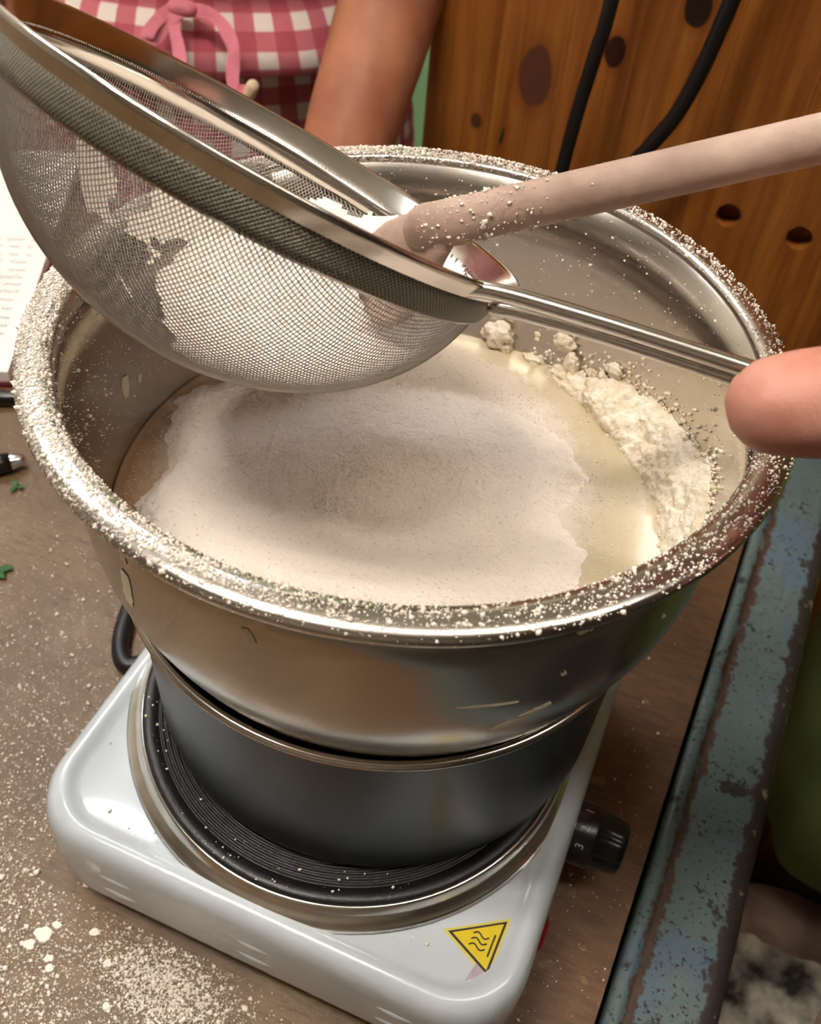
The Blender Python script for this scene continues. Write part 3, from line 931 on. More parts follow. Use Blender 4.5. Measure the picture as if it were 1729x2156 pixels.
# small islands and dust floating on the batter
P, S = [], []
while len(P) < 1500:
    x, y = RNG.uniform(-0.1, 0.11, 2)
    if math.hypot(x - BC[0], y - BC[1]) > 0.101: continue
    d = float(sdf_poly(np.array([[x]]), np.array([[y]]), POLY)[0, 0])
    if d > 0 or RNG.uniform() > math.exp(d / 0.010): continue
    P.append((x, y, ZL + 0.0001)); S.append(RNG.uniform(0.00015, 0.0005))
o = grains('floating_flour_specks', P, S, 'flour'); tag(o, 'fine flour specks floating on the batter around the mound', 'flour', kind='stuff')

# the flour bank on the right-hand wall
TOPZ = [(4, 0.1835), (9, 0.192), (13, 0.1995), (19, 0.2045), (25, 0.1995), (32, 0.1965), (43, 0.1950), (50, 0.190), (54, 0.1905), (59, 0.1865), (64, 0.1815), (69, 0.180), (74, 0.177)]
BOTR = [(4, 0.0995), (12.8, 0.0970), (24, 0.0972), (36, 0.0945), (45, 0.0932), (58, 0.0948), (65, 0.0960), (71, 0.0972), (74, 0.1010)]
NA, NS = 190, 44
vs, fs = [], []
for i in range(NA + 1):
    az = 4 + 70 * i / NA
    zt = float(np.interp(az, *zip(*TOPZ))) + 0.0015 * fbm(az * 0.35, 5.5); rb = float(np.interp(az, *zip(*BOTR))) + 0.0008 * fbm(az * 0.5, 1.5)
    for j in range(NS + 1):
        q = j / NS
        z = ZL - 0.0015 + (zt - ZL + 0.0015) * q
        r0 = rb - 0.001; r1 = rin(zt)
        r = r0 + (r1 - r0) * (q ** 1.25) + 0.0001
        env = math.sin(PI * min(1.0, max(0.0, q))) ** 0.5 * min(1, i / 8, (NA - i) / 8)
        a = math.radians(az)
        px, py = r * math.cos(a), r * math.sin(a)
        bul = env * (0.0016 + 0.0028 * fbm(px * 75, py * 75, z * 75, 3) + 0.0016 * abs(fbm(px * 200, py * 200, z * 200, 3)))
        r = min(r - bul, rin(z) - 0.0001)
        vs.append((BC[0] + r * math.cos(a), BC[1] + r * math.sin(a), z + bul * 0.7))
for i in range(NA):
    for j in range(NS):
        k = i * (NS + 1) + j
        fs.append((k, k + NS + 1, k + NS + 2, k + 1))
o = obj('flour_bank', vs, fs, 'clump'); tag(o, 'crumbly bank of dry flour piled against the right bowl wall', 'flour', kind='stuff')


def clump(az, z, size, sq, label, seed, off=0.4):
    a = math.radians(az); r = rin(z) - size * off
    bm = bmesh.new(); bmesh.ops.create_icosphere(bm, subdivisions=4, radius=1.0)
    vs = []
    for p in bm.verts:
        q = p.co
        d = 1 + 0.38 * fbm(q.x * 1.6 + seed, q.y * 1.6, q.z * 1.6, 4) + 0.10 * fbm(q.x * 7, q.y * 7 + seed, q.z * 7, 2)
        x, y, zz = q.x * d * size * sq[0], q.y * d * size * sq[1], q.z * d * size * sq[2]
        vs.append((BC[0] + (r + x) * math.cos(a) - y * math.sin(a), BC[1] + (r + x) * math.sin(a) + y * math.cos(a), z + zz))
    fs = [tuple(k.index for k in f.verts) for f in bm.faces]; bm.free()
    o = obj('flour_clump', vs, fs, 'clump'); tag(o, label, 'flour clump', 'flour clumps on the bowl wall')


for k, c in enumerate((
        (88.5, 0.1820, 0.0062, (0.6, 1.0, 1.1), 'largest flour clump, partly hidden behind the sieve edge'),
        (86.0, 0.1775, 0.0036, (0.7, 0.8, 1.0), 'flour clump at the waterline right below the half-hidden largest clump'),
        (78.9, 0.1768, 0.0027, (0.7, 1.7, 0.6), 'flat flour clump at the waterline just right of the sieve'),
        (76.4, 0.1768, 0.0013, (0.8, 1.0, 1.0), 'tiny flour clump at the waterline between larger ones'),
        (72.3, 0.1900, 0.0044, (0.6, 1.2, 0.9), 'highest flour clump stuck on the back wall below the sieve handle'),
        (69.0, 0.1825, 0.0040, (0.6, 0.9, 1.3), 'upright flour clump below the highest clump'),
        (70.3, 0.1770, 0.0038, (0.8, 1.5, 0.7), 'flour clump lying in the batter edge at the start of the bank'),
        (58.3, 0.1912, 0.0036, (0.5, 1.2, 0.9), 'lone flour clump on the wall above the flour bank'),
        (63.4, 0.1838, 0.0022, (0.7, 1.0, 1.0), 'small flour crumb on the wall left of the lone clump'),
        (60.9, 0.1852, 0.0019, (0.7, 1.0, 1.0), 'small flour crumb just under the lone clump'),
        (65.5, 0.1808, 0.0020, (0.7, 1.1, 0.9), 'small flour crumb beside the upright clump'),
        (79.5, 0.1872, 0.0013, (0.7, 1.1, 0.9), 'tiny flour crumb high on the wall near the sieve'))):
    clump(c[0], c[1], c[2], c[3], c[4], k * 3.7)

# loose crumbs round the bank
P, S = [], []
for _ in range(420):
    az = RNG.uniform(2, 80); zt = float(np.interp(az, *zip(*TOPZ)))
    z = zt + RNG.exponential(0.004) - 0.002
    if z > 0.245 or z < ZL: continue
    r = rin(z) - 0.0004; a = math.radians(az)
    P.append((BC[0] + r * math.cos(a), BC[1] + r * math.sin(a), z)); S.append(RNG.uniform(0.0003, 0.0011) * (1.5 if RNG.uniform() < 0.06 else 1))
for _ in range(260):
    az = RNG.uniform(6, 74); rb = float(np.interp(az, *zip(*BOTR)))
    r = rb - RNG.exponential(0.0008) + 0.001; a = math.radians(az)
    P.append((BC[0] + r * math.cos(a), BC[1] + r * math.sin(a), ZL + 0.0003)); S.append(RNG.uniform(0.0004, 0.0012))
o = grains('flour_crumbs', P, S, 'clump', ico=True); tag(o, 'loose flour crumbs around the bank on the right wall', 'flour', kind='stuff')

# specks on the inside wall
P, S = [], []
while len(P) < 2600:
    az = RNG.uniform(-20, 330); z = RNG.uniform(0.186, 0.2495)
    dens = 0.55 if az < 150 else (0.9 if 150 < az < 230 else 0.5)
    dens *= 0.35 + 0.65 * max(0, (z - 0.2) / 0.05) if az < 150 else 1.0
    dens *= 0.4 + 0.6 * (pn(az * 0.2, z * 200) > -0.05)
    if RNG.uniform() > dens: continue
    r = rin(z) - 0.0001; a = math.radians(az)
    P.append((BC[0] + r * math.cos(a), BC[1] + r * math.sin(a), z)); S.append(min(0.0009, 0.00016 + RNG.exponential(0.00014)))
o = grains('wall_flour_specks', P, S); tag(o, 'flour specks stuck to the inner wall of the bowl', 'flour', kind='stuff')

# dust on the rim: heavy along the left and front, thin on the right
def rim_z(r): return float(np.interp(r, [p[0] for p in rimp[16:8:-1]], [p[1] for p in rimp[16:8:-1]]))
P, S = [], []
DENS = [(-180, 1.0), (-160, 1.0), (-140, 0.95), (-125, 0.75), (-112, 0.45), (-100, 0.9), (-85, 0.8), (-72, 0.45), (-55, 0.35), (-40, 0.28), (-20, 0.30), (-8, 0.25), (0, 0.35), (20, 0.25), (45, 0.30), (70, 0.40), (95, 0.60), (120, 0.5), (150, 0.75), (180, 1.0)]
while len(P) < 13000:
    az = RNG.uniform(-180, 180); r = RNG.uniform(0.1080, 0.1182)
    dn = float(np.interp(az, *zip(*DENS)))
    if -150 < az < -60: dn *= 1.0 if r < 0.1150 else 0.35
    dn *= 0.25 + 0.75 * min(1, max(0, 0.5 + 1.5 * fbm(az * 0.11, r * 500, 3)))
    if RNG.uniform() > dn: continue
    a = math.radians(az)
    P.append((BC[0] + r * math.cos(a), BC[1] + r * math.sin(a), rim_z(r) + 0.0001)); S.append(min(0.0011, 0.00017 + RNG.exponential(0.00017)))
o = grains('rim_flour_dust', P, S); tag(o, 'white flour dust caked along the rim of the bowl', 'flour', kind='stuff')

# ------------------------------------------------------------------ sieve
SS = V3(-0.0404, 0.0159, 0.3017)
SA, SB, SN = unit((0.9635, -0.1359, -0.2308)), unit((0.0, 0.8617, -0.5075)), unit((0.2678, 0.4890, 0.8302))
SB = np.cross(SN, SA)
SR = 0.0790


def sv(r, h, q): return SS + SN * h + SA * (r * math.cos(q)) + SB * (r * math.sin(q))


def slathe(profile, seg=160):
    v, f = lathe(profile, (0, 0), seg, close=True)
    return [tuple(SS + SA * x + SB * y + SN * z) for x, y, z in v], f


sie = thing('sieve', 'round stainless steel wire-mesh sieve held tilted over the bowl', 'sieve', tuple(SS - SN * 0.07))
v, f = slathe([(SR - 0.0066, -0.0140), (SR - 0.0066, -0.0082), (SR - 0.0062, -0.0072), (SR - 0.0050, -0.0056), (SR - 0.0016, -0.0008), (SR - 0.0006, 0.0002), (SR + 0.0004, 0.0003), (SR + 0.0009, -0.0006),
               (SR + 0.0002, -0.0018), (SR - 0.0020, -0.0046), (SR - 0.0030, -0.0062), (SR - 0.0046, -0.0085), (SR - 0.0056, -0.0140)])
obj('rim_hoop', v, f, 'rim_steel', sie)['label'] = 'smooth steel hoop of the rim'
SD, SR0, SBAND = 0.0600, SR - 0.0060, 0.0070


def dome(q):
    """q in 0..1 along the arc from pole to rim -> (r, h)"""
    return DR[0](q), DR[1](q)


tt = np.linspace(0, PI / 2, 400)
pr = SR0 * np.sin(tt); ph = -SBAND - SD * np.cos(tt)
pr = np.append(pr, SR0); ph = np.append(ph, -SBAND + 0.0003)
arc = np.concatenate([[0], np.cumsum(np.hypot(np.diff(pr), np.diff(ph)))])
LMAX = arc[-1]


def dome_at(l): return np.interp(l, arc, pr), np.interp(l, arc, ph)


# folded mesh strip under the hoop
vs, fs, uv = [], [], []
NQ = 200
stp = [(SR - 0.0024, -0.0050), (SR - 0.0028, -0.0075), (SR - 0.0034, -0.0105), (SR - 0.0042, -0.0128), (SR - 0.0054, -0.0134), (SR - 0.0056, -0.011), (SR - 0.0040, -0.0050)]
for i in range(NQ + 1):
    q = 2 * PI * i / NQ
    for j, (r, h) in enumerate(stp):
        vs.append(sv(r, h, q)); uv.append((i * 1.9, h * 800))
k = len(stp)
for i in range(NQ):
    i2 = i + 1
    for j in range(k):
        j2 = (j + 1) % k
        fs.append((i * k + j, i2 * k + j, i2 * k + j2, i * k + j2))
obj('mesh_border', vs, fs, 'strip', sie, uv=uv)['label'] = 'dark folded edge of the mesh'
# woven wires
PITCH_W, WR, ROTW = 0.00128, 0.000180, math.radians(-28)
vs, fs = [], []
for fam in (0, 1):
    nn = int(LMAX / PITCH_W)
    for i in range(-nn, nn + 1):
        c = (i + 0.5) * PITCH_W
        if abs(c) >= LMAX * 0.999: continue
        half = math.sqrt(LMAX * LMAX - c * c)
        ns = max(4, int(2 * half / 0.0034))
        s = np.linspace(-half, half, ns)
        ang = np.arctan2(c, s) + ROTW + (PI / 2 if fam else 0)
        l = np.hypot(s, c)
        r, h = dome_at(l)
        P = SS + np.outer(h, SN) + np.outer(r * np.cos(ang), SA) + np.outer(r * np.sin(ang), SB)
        T = np.gradient(P, axis=0); T /= np.linalg.norm(T, axis=1)[:, None]
        Nn = (P - (SS - SN * 0.01)); Nn -= T * (Nn * T).sum(1)[:, None]; Nn /= np.linalg.norm(Nn, axis=1)[:, None]
        Bn = np.cross(T, Nn)
        P = P + Nn * (WR * (0.8 if fam else -0.8))
        o0 = len(vs)
        for q in (0, 2 * PI / 3, 4 * PI / 3):
            pass
        ring = [P + WR * (math.cos(q) * Nn + math.sin(q) * Bn) for q in (0, 2 * PI / 3, 4 * PI / 3)]
        for j in range(ns):
            for q in range(3): vs.append(ring[q][j])
        for j in range(ns - 1):
            a = o0 + 3 * j
            for q in range(3):
                q2 = (q + 1) % 3
                fs.append((a + q, a + q2, a + 3 + q2, a + 3 + q))
me_ = obj('wire_mesh', vs, fs, 'wire', sie); me_['label'] = 'fine woven wire mesh basket'; me_['kind'] = 'stuff'


# two-rod handle
EH = (V3(0.0977, -0.0135, 0.2934), V3(0.1297, -0.0149, 0.2930))
h1 = spline([V3(0.0244, -0.0139, 0.2919), V3(0.0318, -0.0134, 0.2936), V3(0.0398, -0.0132, 0.2942), V3(0.0527, -0.0129, 0.2941), V3(0.0697, -0.0129, 0.2939), EH[0], EH[1]], 8)
obj('handle_rod', *roundtube(h1, 0.0023, 14), 'rim_steel', sie)
h2 = spline([V3(0.0351, -0.0091, 0.2861), V3(0.0421, -0.0090, 0.2869), V3(0.0530, -0.0094, 0.2875), V3(0.0704, -0.0109, 0.2886), V3(0.0973, -0.0121, 0.2886), V3(0.1305, -0.0131, 0.2882)], 8)
obj('handle_rod', *roundtube(h2, 0.0019, 14), 'rim_steel', sie)

# flour inside the sieve
ax_c = SS - SN * SBAND
gx = np.linspace(-0.08, 0.08, 190)
U, W_ = np.meshgrid(gx + SS[0], gx + SS[1], indexing='ij')
rr0, dd0 = SR0 - 0.0009, SD - 0.0009
a2 = np.zeros(U.shape); b2_ = np.zeros(U.shape); c2_ = np.zeros(U.shape)
for ax, sc in ((SA, rr0), (SB, rr0), (SN, dd0)):
    k0 = ((U - ax_c[0]) * ax[0] + (W_ - ax_c[1]) * ax[1] - ax_c[2] * ax[2]) / sc
    k1 = ax[2] / sc
    a2 += k1 * k1; b2_ += 2 * k0 * k1; c2_ += k0 * k0
disc = b2_ ** 2 - 4 * a2 * (c2_ - 1)
zb = np.where(disc > 0, (-b2_ - np.sqrt(np.maximum(disc, 0))) / (2 * a2), 9.0)
hh = (U - SS[0]) * SN[0] + (W_ - SS[1]) * SN[1] + (zb - SS[2]) * SN[2]
zlow = zb.min()
nn1 = np.array([[fbm(x * 45, y * 45, 2.0, 4) for y in W_[0]] for x in U[:, 0]])
ztop = zlow + 0.0190 + 0.005 * nn1 + 0.10 * (U - SS[0]) + 0.04 * (W_ - SS[1])
inside = (disc > 0) & (hh < -0.001)
kp = inside & (ztop > zb - 0.0012)
Vt, Ft = grid_mesh('x', U, W_, np.maximum(ztop, zb + 0.0003), kp, None)
Vb, Fb = grid_mesh('x', U, W_, zb, kp, None)
V_ = np.concatenate([Vt, Vb]); F_ = np.concatenate([Ft, Fb[:, ::-1] + len(Vt)])
LL, AA = np.meshgrid(np.linspace(0.015, LMAX - 0.020, 90), np.linspace(0.2, 3.0, 150), indexing='ij')
rr_, hh_ = dome_at(LL)
PX = SS + (hh_[..., None] * SN) + ((rr_ - 0.0006) * np.cos(AA))[..., None] * SA + ((rr_ - 0.0006) * np.sin(AA))[..., None] * SB
mk_ = np.array([[fbm(PX[i, j, 0] * 30, PX[i, j, 1] * 30, PX[i, j, 2] * 30 + 3, 6) for j in range(150)] for i in range(90)]) > -0.02
Vc, Fc = grid_mesh('x', PX[..., 0], PX[..., 1], PX[..., 2], mk_, None)
F_ = np.concatenate([F_, Fc + len(V_)]); V_ = np.concatenate([V_, Vc])
o = obj('sieved_flour', V_, F_, 'flour_white'); tag(o, 'heap of white flour resting inside the wire sieve', 'flour', kind='stuff')

# ------------------------------------------------------------------ wooden spoon
spn = thing('wooden_spoon', 'floury wooden spoon stirring in the sieve, handle to the right', 'spoon', (0.006, 0.010, 0.285))
p0, p1 = V3(0.0046, 0.0086, 0.2903), V3(0.0988, 0.0511, 0.3224)
d = unit(p1 - p0)
hpth = [p0 + d * s for s in (0.004, 0.02, 0.05, 0.09, 0.13, 0.17, 0.21, 0.245)]
obj('handle', *roundtube(spline(hpth, 4), np.interp(np.arange(29), [0, 4, 8, 28], [0.0066, 0.0062, 0.0062, 0.0068]), 18), 'spoon', spn)
hd = unit(-d * 0.75 + V3(0.0, 0.25, -0.75)); cn = unit(V3(0.2140, -0.6492, 1.3298)); side = unit(np.cross(hd, cn)); cn = np.cross(side, hd)
vs, fs = [], []
prl = [(0.0, 0.0064), (0.005, 0.0085), (0.010, 0.0110), (0.017, 0.0140), (0.024, 0.0150), (0.031, 0.0130), (0.036, 0.0085), (0.0385, 0.002)]
ks = 24
for (s, wd) in prl:
    c0 = p0 + d * 0.008 + hd * s
    tk = np.interp(s, [0, 0.01, 0.03, 0.05], [0.0058, 0.0055, 0.0045, 0.003])
    for k in range(ks):
        q = 2 * PI * k / ks
        x, y = wd * math.cos(q), tk * math.sin(q)
        if y > 0 and s > 0.012: y -= 0.0045 * (1 - (x / wd) ** 2) * min(1, (s - 0.012) / 0.012)
        vs.append(c0 + side * x + cn * y)
for i in range(len(prl) - 1):
    for k in range(ks):
        k2 = (k + 1) % ks
        fs.append((i * ks + k, i * ks + k2, (i + 1) * ks + k2, (i + 1) * ks + k))
fs.append(tuple(range(ks))[::-1]); fs.append(tuple((len(prl) - 1) * ks + k for k in range(ks)))
obj('spoon_head', vs, fs, 'spoon', spn)
P, S = [], []
for _ in range(420):
    s = abs(RNG.normal(0, 0.018)); q = RNG.uniform(0, 2 * PI)
    a = unit(np.cross(d, (0, 0, 1))); b_ = np.cross(a, d)
    P.append(p0 + d * (s + 0.002) + 0.0064 * (math.cos(q) * a + math.sin(q) * b_)); S.append(min(0.0011, 0.0002 + RNG.exponential(0.0002)))
fl = grains('flour_coating', P, S, parent=spn); fl['kind'] = 'stuff'; fl['label'] = 'white flour clinging to the spoon'

# ------------------------------------------------------------------ loose flour on table and hot plate
def on_plate(x, y): return HX0 - 0.001 < x < HX1 + 0.001 and HY0 - 0.001 < y < HY1 + 0.001
P, S = [], []
CL = [(-0.030, -0.124, 0.018, 0.009, 4600), (-0.012, -0.132, 0.016, 0.010, 900), (-0.092, -0.126, 0.016, 0.013, 500), (-0.085, -0.152, 0.04, 0.006, 1800), (-0.15, -0.06, 0.05, 0.05, 5000), (-0.125, -0.105, 0.03, 0.02, 2200), (-0.08, -0.14, 0.04, 0.02, 1800),
      (-0.17, 0.01, 0.04, 0.05, 900), (0.0, -0.19, 0.05, 0.02, 500), (0.12, -0.06, 0.012, 0.09, 260)]
for cx, cy, sx, sy, nn in CL:
    for _ in range(nn):
        x, y = cx + RNG.normal() * sx, cy + RNG.normal() * sy
        if on_plate(x, y) or x > rail_x(0.142, y): continue
        sz = min(0.0018, 0.00016 + RNG.exponential(0.00021))
        P.append((x, y, sz * 0.3)); S.append(sz)
o = grains('spilled_flour', P, S); tag(o, 'flour grains spilled over the tabletop around the hot plate', 'flour', kind='stuff')
P, S = [], []
for cx, cy, sx, sy, nn in ((-0.02, -0.092, 0.035, 0.004, 60), (-0.08, -0.05, 0.015, 0.03, 26), (0.07, -0.085, 0.02, 0.01, 14)):
    for _ in range(nn):
        x, y = cx + RNG.normal() * sx, cy + RNG.normal() * sy
        if math.hypot(x, y) < 0.098 or not (HX0 + 0.014 < x < HX1 - 0.014 and HY0 + 0.013 < y < HY1 - 0.014): continue
        sz = min(0.0011, 0.0002 + RNG.exponential(0.00022)); P.append((x, y, 0.0571 + sz * 0.3)); S.append(sz)
for _ in range(60):
    a = RNG.uniform(-2.9, -0.9); r = RNG.uniform(0.08, 0.0915)
    sz = min(0.001, 0.0002 + RNG.exponential(0.0002)); P.append((r * math.cos(a), r * math.sin(a), 0.0678 + sz * 0.3)); S.append(sz)
o = grains('plate_flour_specks', P, S); tag(o, 'stray flour specks on the hot plate top and disc', 'flour', kind='stuff')
FL = [(-0.0868, -0.1255, 0.0052, 'broadest of the flat flour flakes left of the hot plate'), (-0.0845, -0.1205, 0.0030, 'narrow flour flake touching the broadest flake'),
      (-0.0900, -0.1315, 0.0034, 'ragged flour flake just in front of the broadest flake'), (-0.0790, -0.1330, 0.0026, 'rounded flour flake, upper of a close pair'),
      (-0.0765, -0.1360, 0.0026, 'rounded flour flake, lower of a close pair'), (-0.0680, -0.1165, 0.0030, 'flour flake between the flakes and the hot plate corner'),
      (-0.0830, -0.1010, 0.0021, 'lone round flour flake by the hot plate corner'), (-0.0560, -0.1250, 0.0027, 'flour flake beside the dense flour spill'),
      (-0.0470, -0.1390, 0.0024, 'flour flake in front of the dense flour spill')]
for k, (x, y, s, lb) in enumerate(FL):
    n = 11; A0 = RNG.uniform(0, 6)
    rr = [s * (0.62 + 0.38 * RNG.uniform()) * (1.0 if j % 2 else 0.9) for j in range(n)]
    top = [(x + 0.92 * rr[j] * math.cos(A0 + 2 * PI * j / n), y + 0.75 * rr[j] * math.sin(A0 + 2 * PI * j / n), 0.0007) for j in range(n)]
    bot = [(x + rr[j] * math.cos(A0 + 2 * PI * j / n), y + 0.8 * rr[j] * math.sin(A0 + 2 * PI * j / n), 0.0) for j in range(n)]
    o = obj('flour_flake', top + bot + [(x, y, 0.0010)], [(j, (j + 1) % n, 2 * n) for j in range(n)] + [(n + j, n + (j + 1) % n, (j + 1) % n, j) for j in range(n)], 'flour_white', smooth=False)
    tag(o, lb, 'flour flake', 'flour flakes on the tabletop')

# ------------------------------------------------------------------ notebook, pen
nb = thing('notebook', 'open notebook with handwritten page and dark red cover', 'notebook', (-0.45, 0.2, 0))
E1, E2 = unit((-0.0597, 0.1195, 0)), unit((-0.1195, -0.0597, 0))
NO = V3(-0.3255, 0.1580, 0.0)


def nbp(a, b_, z): return tuple(NO + E1 * a + E2 * b_ + V3(0, 0, z))


def slab(name, a0, a1, b0, b1, z0, z1, mat, parent, curve=0.0):
    vs, fs = [], []; K = 12
    for s in range(K + 1):
        bb = b0 + (b1 - b0) * s / K; dz = curve * math.sin(PI * s / K) - curve * 0.8 * (s / K) ** 6
        vs += [nbp(a0, bb, z0), nbp(a1, bb, z0), nbp(a1, bb, z1 + dz), nbp(a0, bb, z1 + dz)]
    for s in range(K):
        for k in range(4):
            k2 = (k + 1) % 4; fs.append((4 * s + k, 4 * s + k2, 4 * s + 4 + k2, 4 * s + 4 + k))
    fs += [(3, 2, 1, 0), (4 * K, 4 * K + 1, 4 * K + 2, 4 * K + 3)]
    return obj(name, vs, fs, mat, parent, smooth=False)


slab('cover', -0.003, 0.303, -0.0035, 0.300, 0.0, 0.003, 'cover', nb)
slab('page_block', 0.0, 0.300, 0.0, 0.146, 0.003, 0.011, 'page', nb, 0.002)
slab('page_block', 0.0, 0.300, 0.150, 0.296, 0.003, 0.011, 'page', nb, 0.002)
vs, fs = [], []
for ln in range(15):
    a = 0.020 + ln * 0.0098 + 0.001 * pn(ln, 0.5)
    b_ = 0.010 + 0.006 * abs(pn(ln * 3.3, 2.2))
    while b_ < 0.125:
        nl = random.randint(2, 7)
        pts = []
        for j in range(nl * 5):
            hgt = 0.0014 * math.sin(j * 1.3 + ln) + (0.0016 if random.random() < 0.12 else 0)
            pts.append((a + hgt + 0.0005 * random.random(), b_ + j * 0.00055 + 0.0007 * math.sin(j * 1.25)))
        o0 = len(vs)
        for (aa, bb) in pts:
            s = bb / 0.146; z = 0.01125 + 0.002 * math.sin(PI * s) - 0.0016 * s ** 6
            vs += [nbp(aa - 0.00036, bb, z), nbp(aa + 0.00036, bb, z)]
        for j in range(len(pts) - 1):
            fs.append((o0 + 2 * j, o0 + 2 * j + 1, o0 + 2 * j + 3, o0 + 2 * j + 2))
        b_ += nl * 5 * 0.00055 + 0.004
hw = obj('handwriting', vs, fs, 'writing', nb, smooth=False); hw['label'] = 'faint grey handwritten lines'

pen = thing('pen', 'glossy black pen with silver collar lying left of the bowl', 'pen', (-0.28, 0.09, 0))
q0, q1 = V3(-0.395, -0.0250, 0.0062), V3(-0.2700, 0.0985, 0.0062)
dd = unit(q1 - q0)
obj('barrel', *tube([q0, q0 + dd * 0.01, q1 - dd * 0.012, q1 - dd * 0.006], [0.0055, 0.006, 0.0062, 0.0058], 20), 'black_plastic', pen)
obj('collar', *roundtube([q1 - dd * 0.006, q1 - dd * 0.001], [0.0055, 0.0040], 20), 'silver', pen)
q0, q1 = V3(-0.43, 0.085, 0.0050), V3(-0.302, 0.148, 0.0050)
pen2 = thing('marker', 'matt black marker lying along the near edge of the notebook', 'marker', tuple(q1 * V3(1, 1, 0)))
obj('barrel', *roundtube([q0, q1 - unit(q1 - q0) * 0.035], 0.0048, 16), 'cable', pen2)
obj('cap', *roundtube([q1 - unit(q1 - q0) * 0.034, q1], [0.0054, 0.0050], 16), 'black_plastic', pen2)


def herb(loc, label, n, s):
    t = thing('herb_sprig', label, 'herb', loc, 'herb bits on the tabletop')
    for k in range(n):
        a = RNG.uniform(0, 2 * PI); L = s * RNG.uniform(0.6, 1.1)
        e = V3(math.cos(a), math.sin(a), 0.15)
        pts = spline([V3(*loc) + V3(0, 0, 0.0012), V3(*loc) + e * L * 0.5 + V3(0, 0, 0.0012), V3(*loc) + e * L + V3(0, 0, 0.0008)], 4)
        obj('leaflet', *tube(pts, [0.0003, s * 0.12, s * 0.2, s * 0.24, s * 0.24, s * 0.22, s * 0.17, s * 0.10, 0.0002], 8, flat=0.25), 'leaf', t)


herb((-0.262, 0.082, 0), 'scrap of green herb beside the pen tip', 3, 0.006)
herb((-0.2315, 0.0245, 0), 'dark green herb sprig at the left of the table', 6, 0.010)

# ------------------------------------------------------------------ person in gingham behind the table
ROT = 0.40
PCX, PCY = -0.425, 0.600
parts = [loft([(PCX, PCY, z, rx, ry, ROT) for z, rx, ry in ((-0.20, 0.175, 0.115), (-0.05, 0.180, 0.120), (0.10, 0.155, 0.105), (0.20, 0.140, 0.098), (0.32, 0.155, 0.108), (0.45, 0.165, 0.100), (0.52, 0.130, 0.075), (0.56, 0.07, 0.06))])]
LAT = V3(math.cos(ROT), math.sin(ROT), 0); FWD = V3(math.sin(ROT), -math.cos(ROT), 0)
PB = V3(PCX, PCY, 0)
for s in (-1, 1):
    hip = PB + LAT * 0.085 * s
    parts.append(roundtube([hip + V3(0, 0, -0.15), hip + V3(0, 0, -0.42), hip + V3(0, 0, -0.74)], [0.085, 0.058, 0.040], 20))
    parts.append(roundtube([hip + V3(0, 0, -0.765) - FWD * 0.03, hip + V3(0, 0, -0.768) + FWD * 0.12], [0.034, 0.030], 14))
sh = PB + LAT * 0.165 + V3(0, 0, 0.47)
armp = spline([sh, sh + V3(0.03, -0.05, -0.12), V3(-0.205, 0.545, 0.255), V3(-0.199, 0.482, 0.172), V3(-0.194, 0.411, 0.109), V3(-0.190, 0.362, 0.060)], 5)
parts.append(roundtube(armp, np.interp(np.linspace(0, 1, len(armp)), [0, 0.25, 0.5, 0.62, 0.85, 1.0], [0.048, 0.045, 0.040, 0.0375, 0.0335, 0.027]), 20))
# hand resting on the table edge
wr = V3(-0.190, 0.362, 0.055)
parts.append(roundtube([wr, V3(-0.188, 0.335, 0.036), V3(-0.187, 0.305, 0.022)], [0.026, 0.027, 0.022], 16, flat=0.75))
for k, (dx, ln) in enumerate(((-0.030, 0.058), (-0.011, 0.068), (0.008, 0.064), (0.026, 0.050))):
    b0 = V3(-0.187 + dx * 0.8, 0.303, 0.021)
    parts.append(roundtube([b0, b0 + V3(dx * 0.15, -ln * 0.5, 0.002), b0 + V3(dx * 0.2, -ln, -0.010)], [0.0095, 0.0088, 0.0072], 10))
parts.append(roundtube([V3(-0.165, 0.345, 0.030), V3(-0.140, 0.325, 0.020), V3(-0.128, 0.300, 0.012)], [0.013, 0.011, 0.009], 10))
sh2 = PB - LAT * 0.165 + V3(0, 0, 0.47)
arm2 = spline([sh2, sh2 + V3(-0.05, 0.0, -0.14), PB - LAT * 0.23 + V3(0, 0, 0.20), PB - LAT * 0.21 + FWD * 0.09 + V3(0, 0, 0.02), PB - LAT * 0.20 + FWD * 0.12 + V3(0, 0, -0.06)], 5)
parts.append(roundtube(arm2, np.interp(np.linspace(0, 1, len(arm2)), [0, 0.5, 1], [0.048, 0.040, 0.027]), 16))
hb = PB - LAT * 0.20 + FWD * 0.12 + V3(0, 0, -0.06)
parts.append(roundtube([hb, hb + V3(0, 0, -0.075)], [0.026, 0.024], 14, flat=0.7))
for k in range(4): parts.append(roundtube([hb + FWD * (0.024 - 0.016 * k) + V3(0, 0, -0.09), hb + FWD * (0.024 - 0.016 * k) + V3(0, 0, -0.155 - 0.01 * (k in (1, 2)))], [0.009, 0.0072], 10))
parts.append(roundtube([hb + FWD * 0.028 + V3(0, 0, -0.03), hb + FWD * 0.045 + V3(0, 0, -0.09)], [0.012, 0.009], 10))


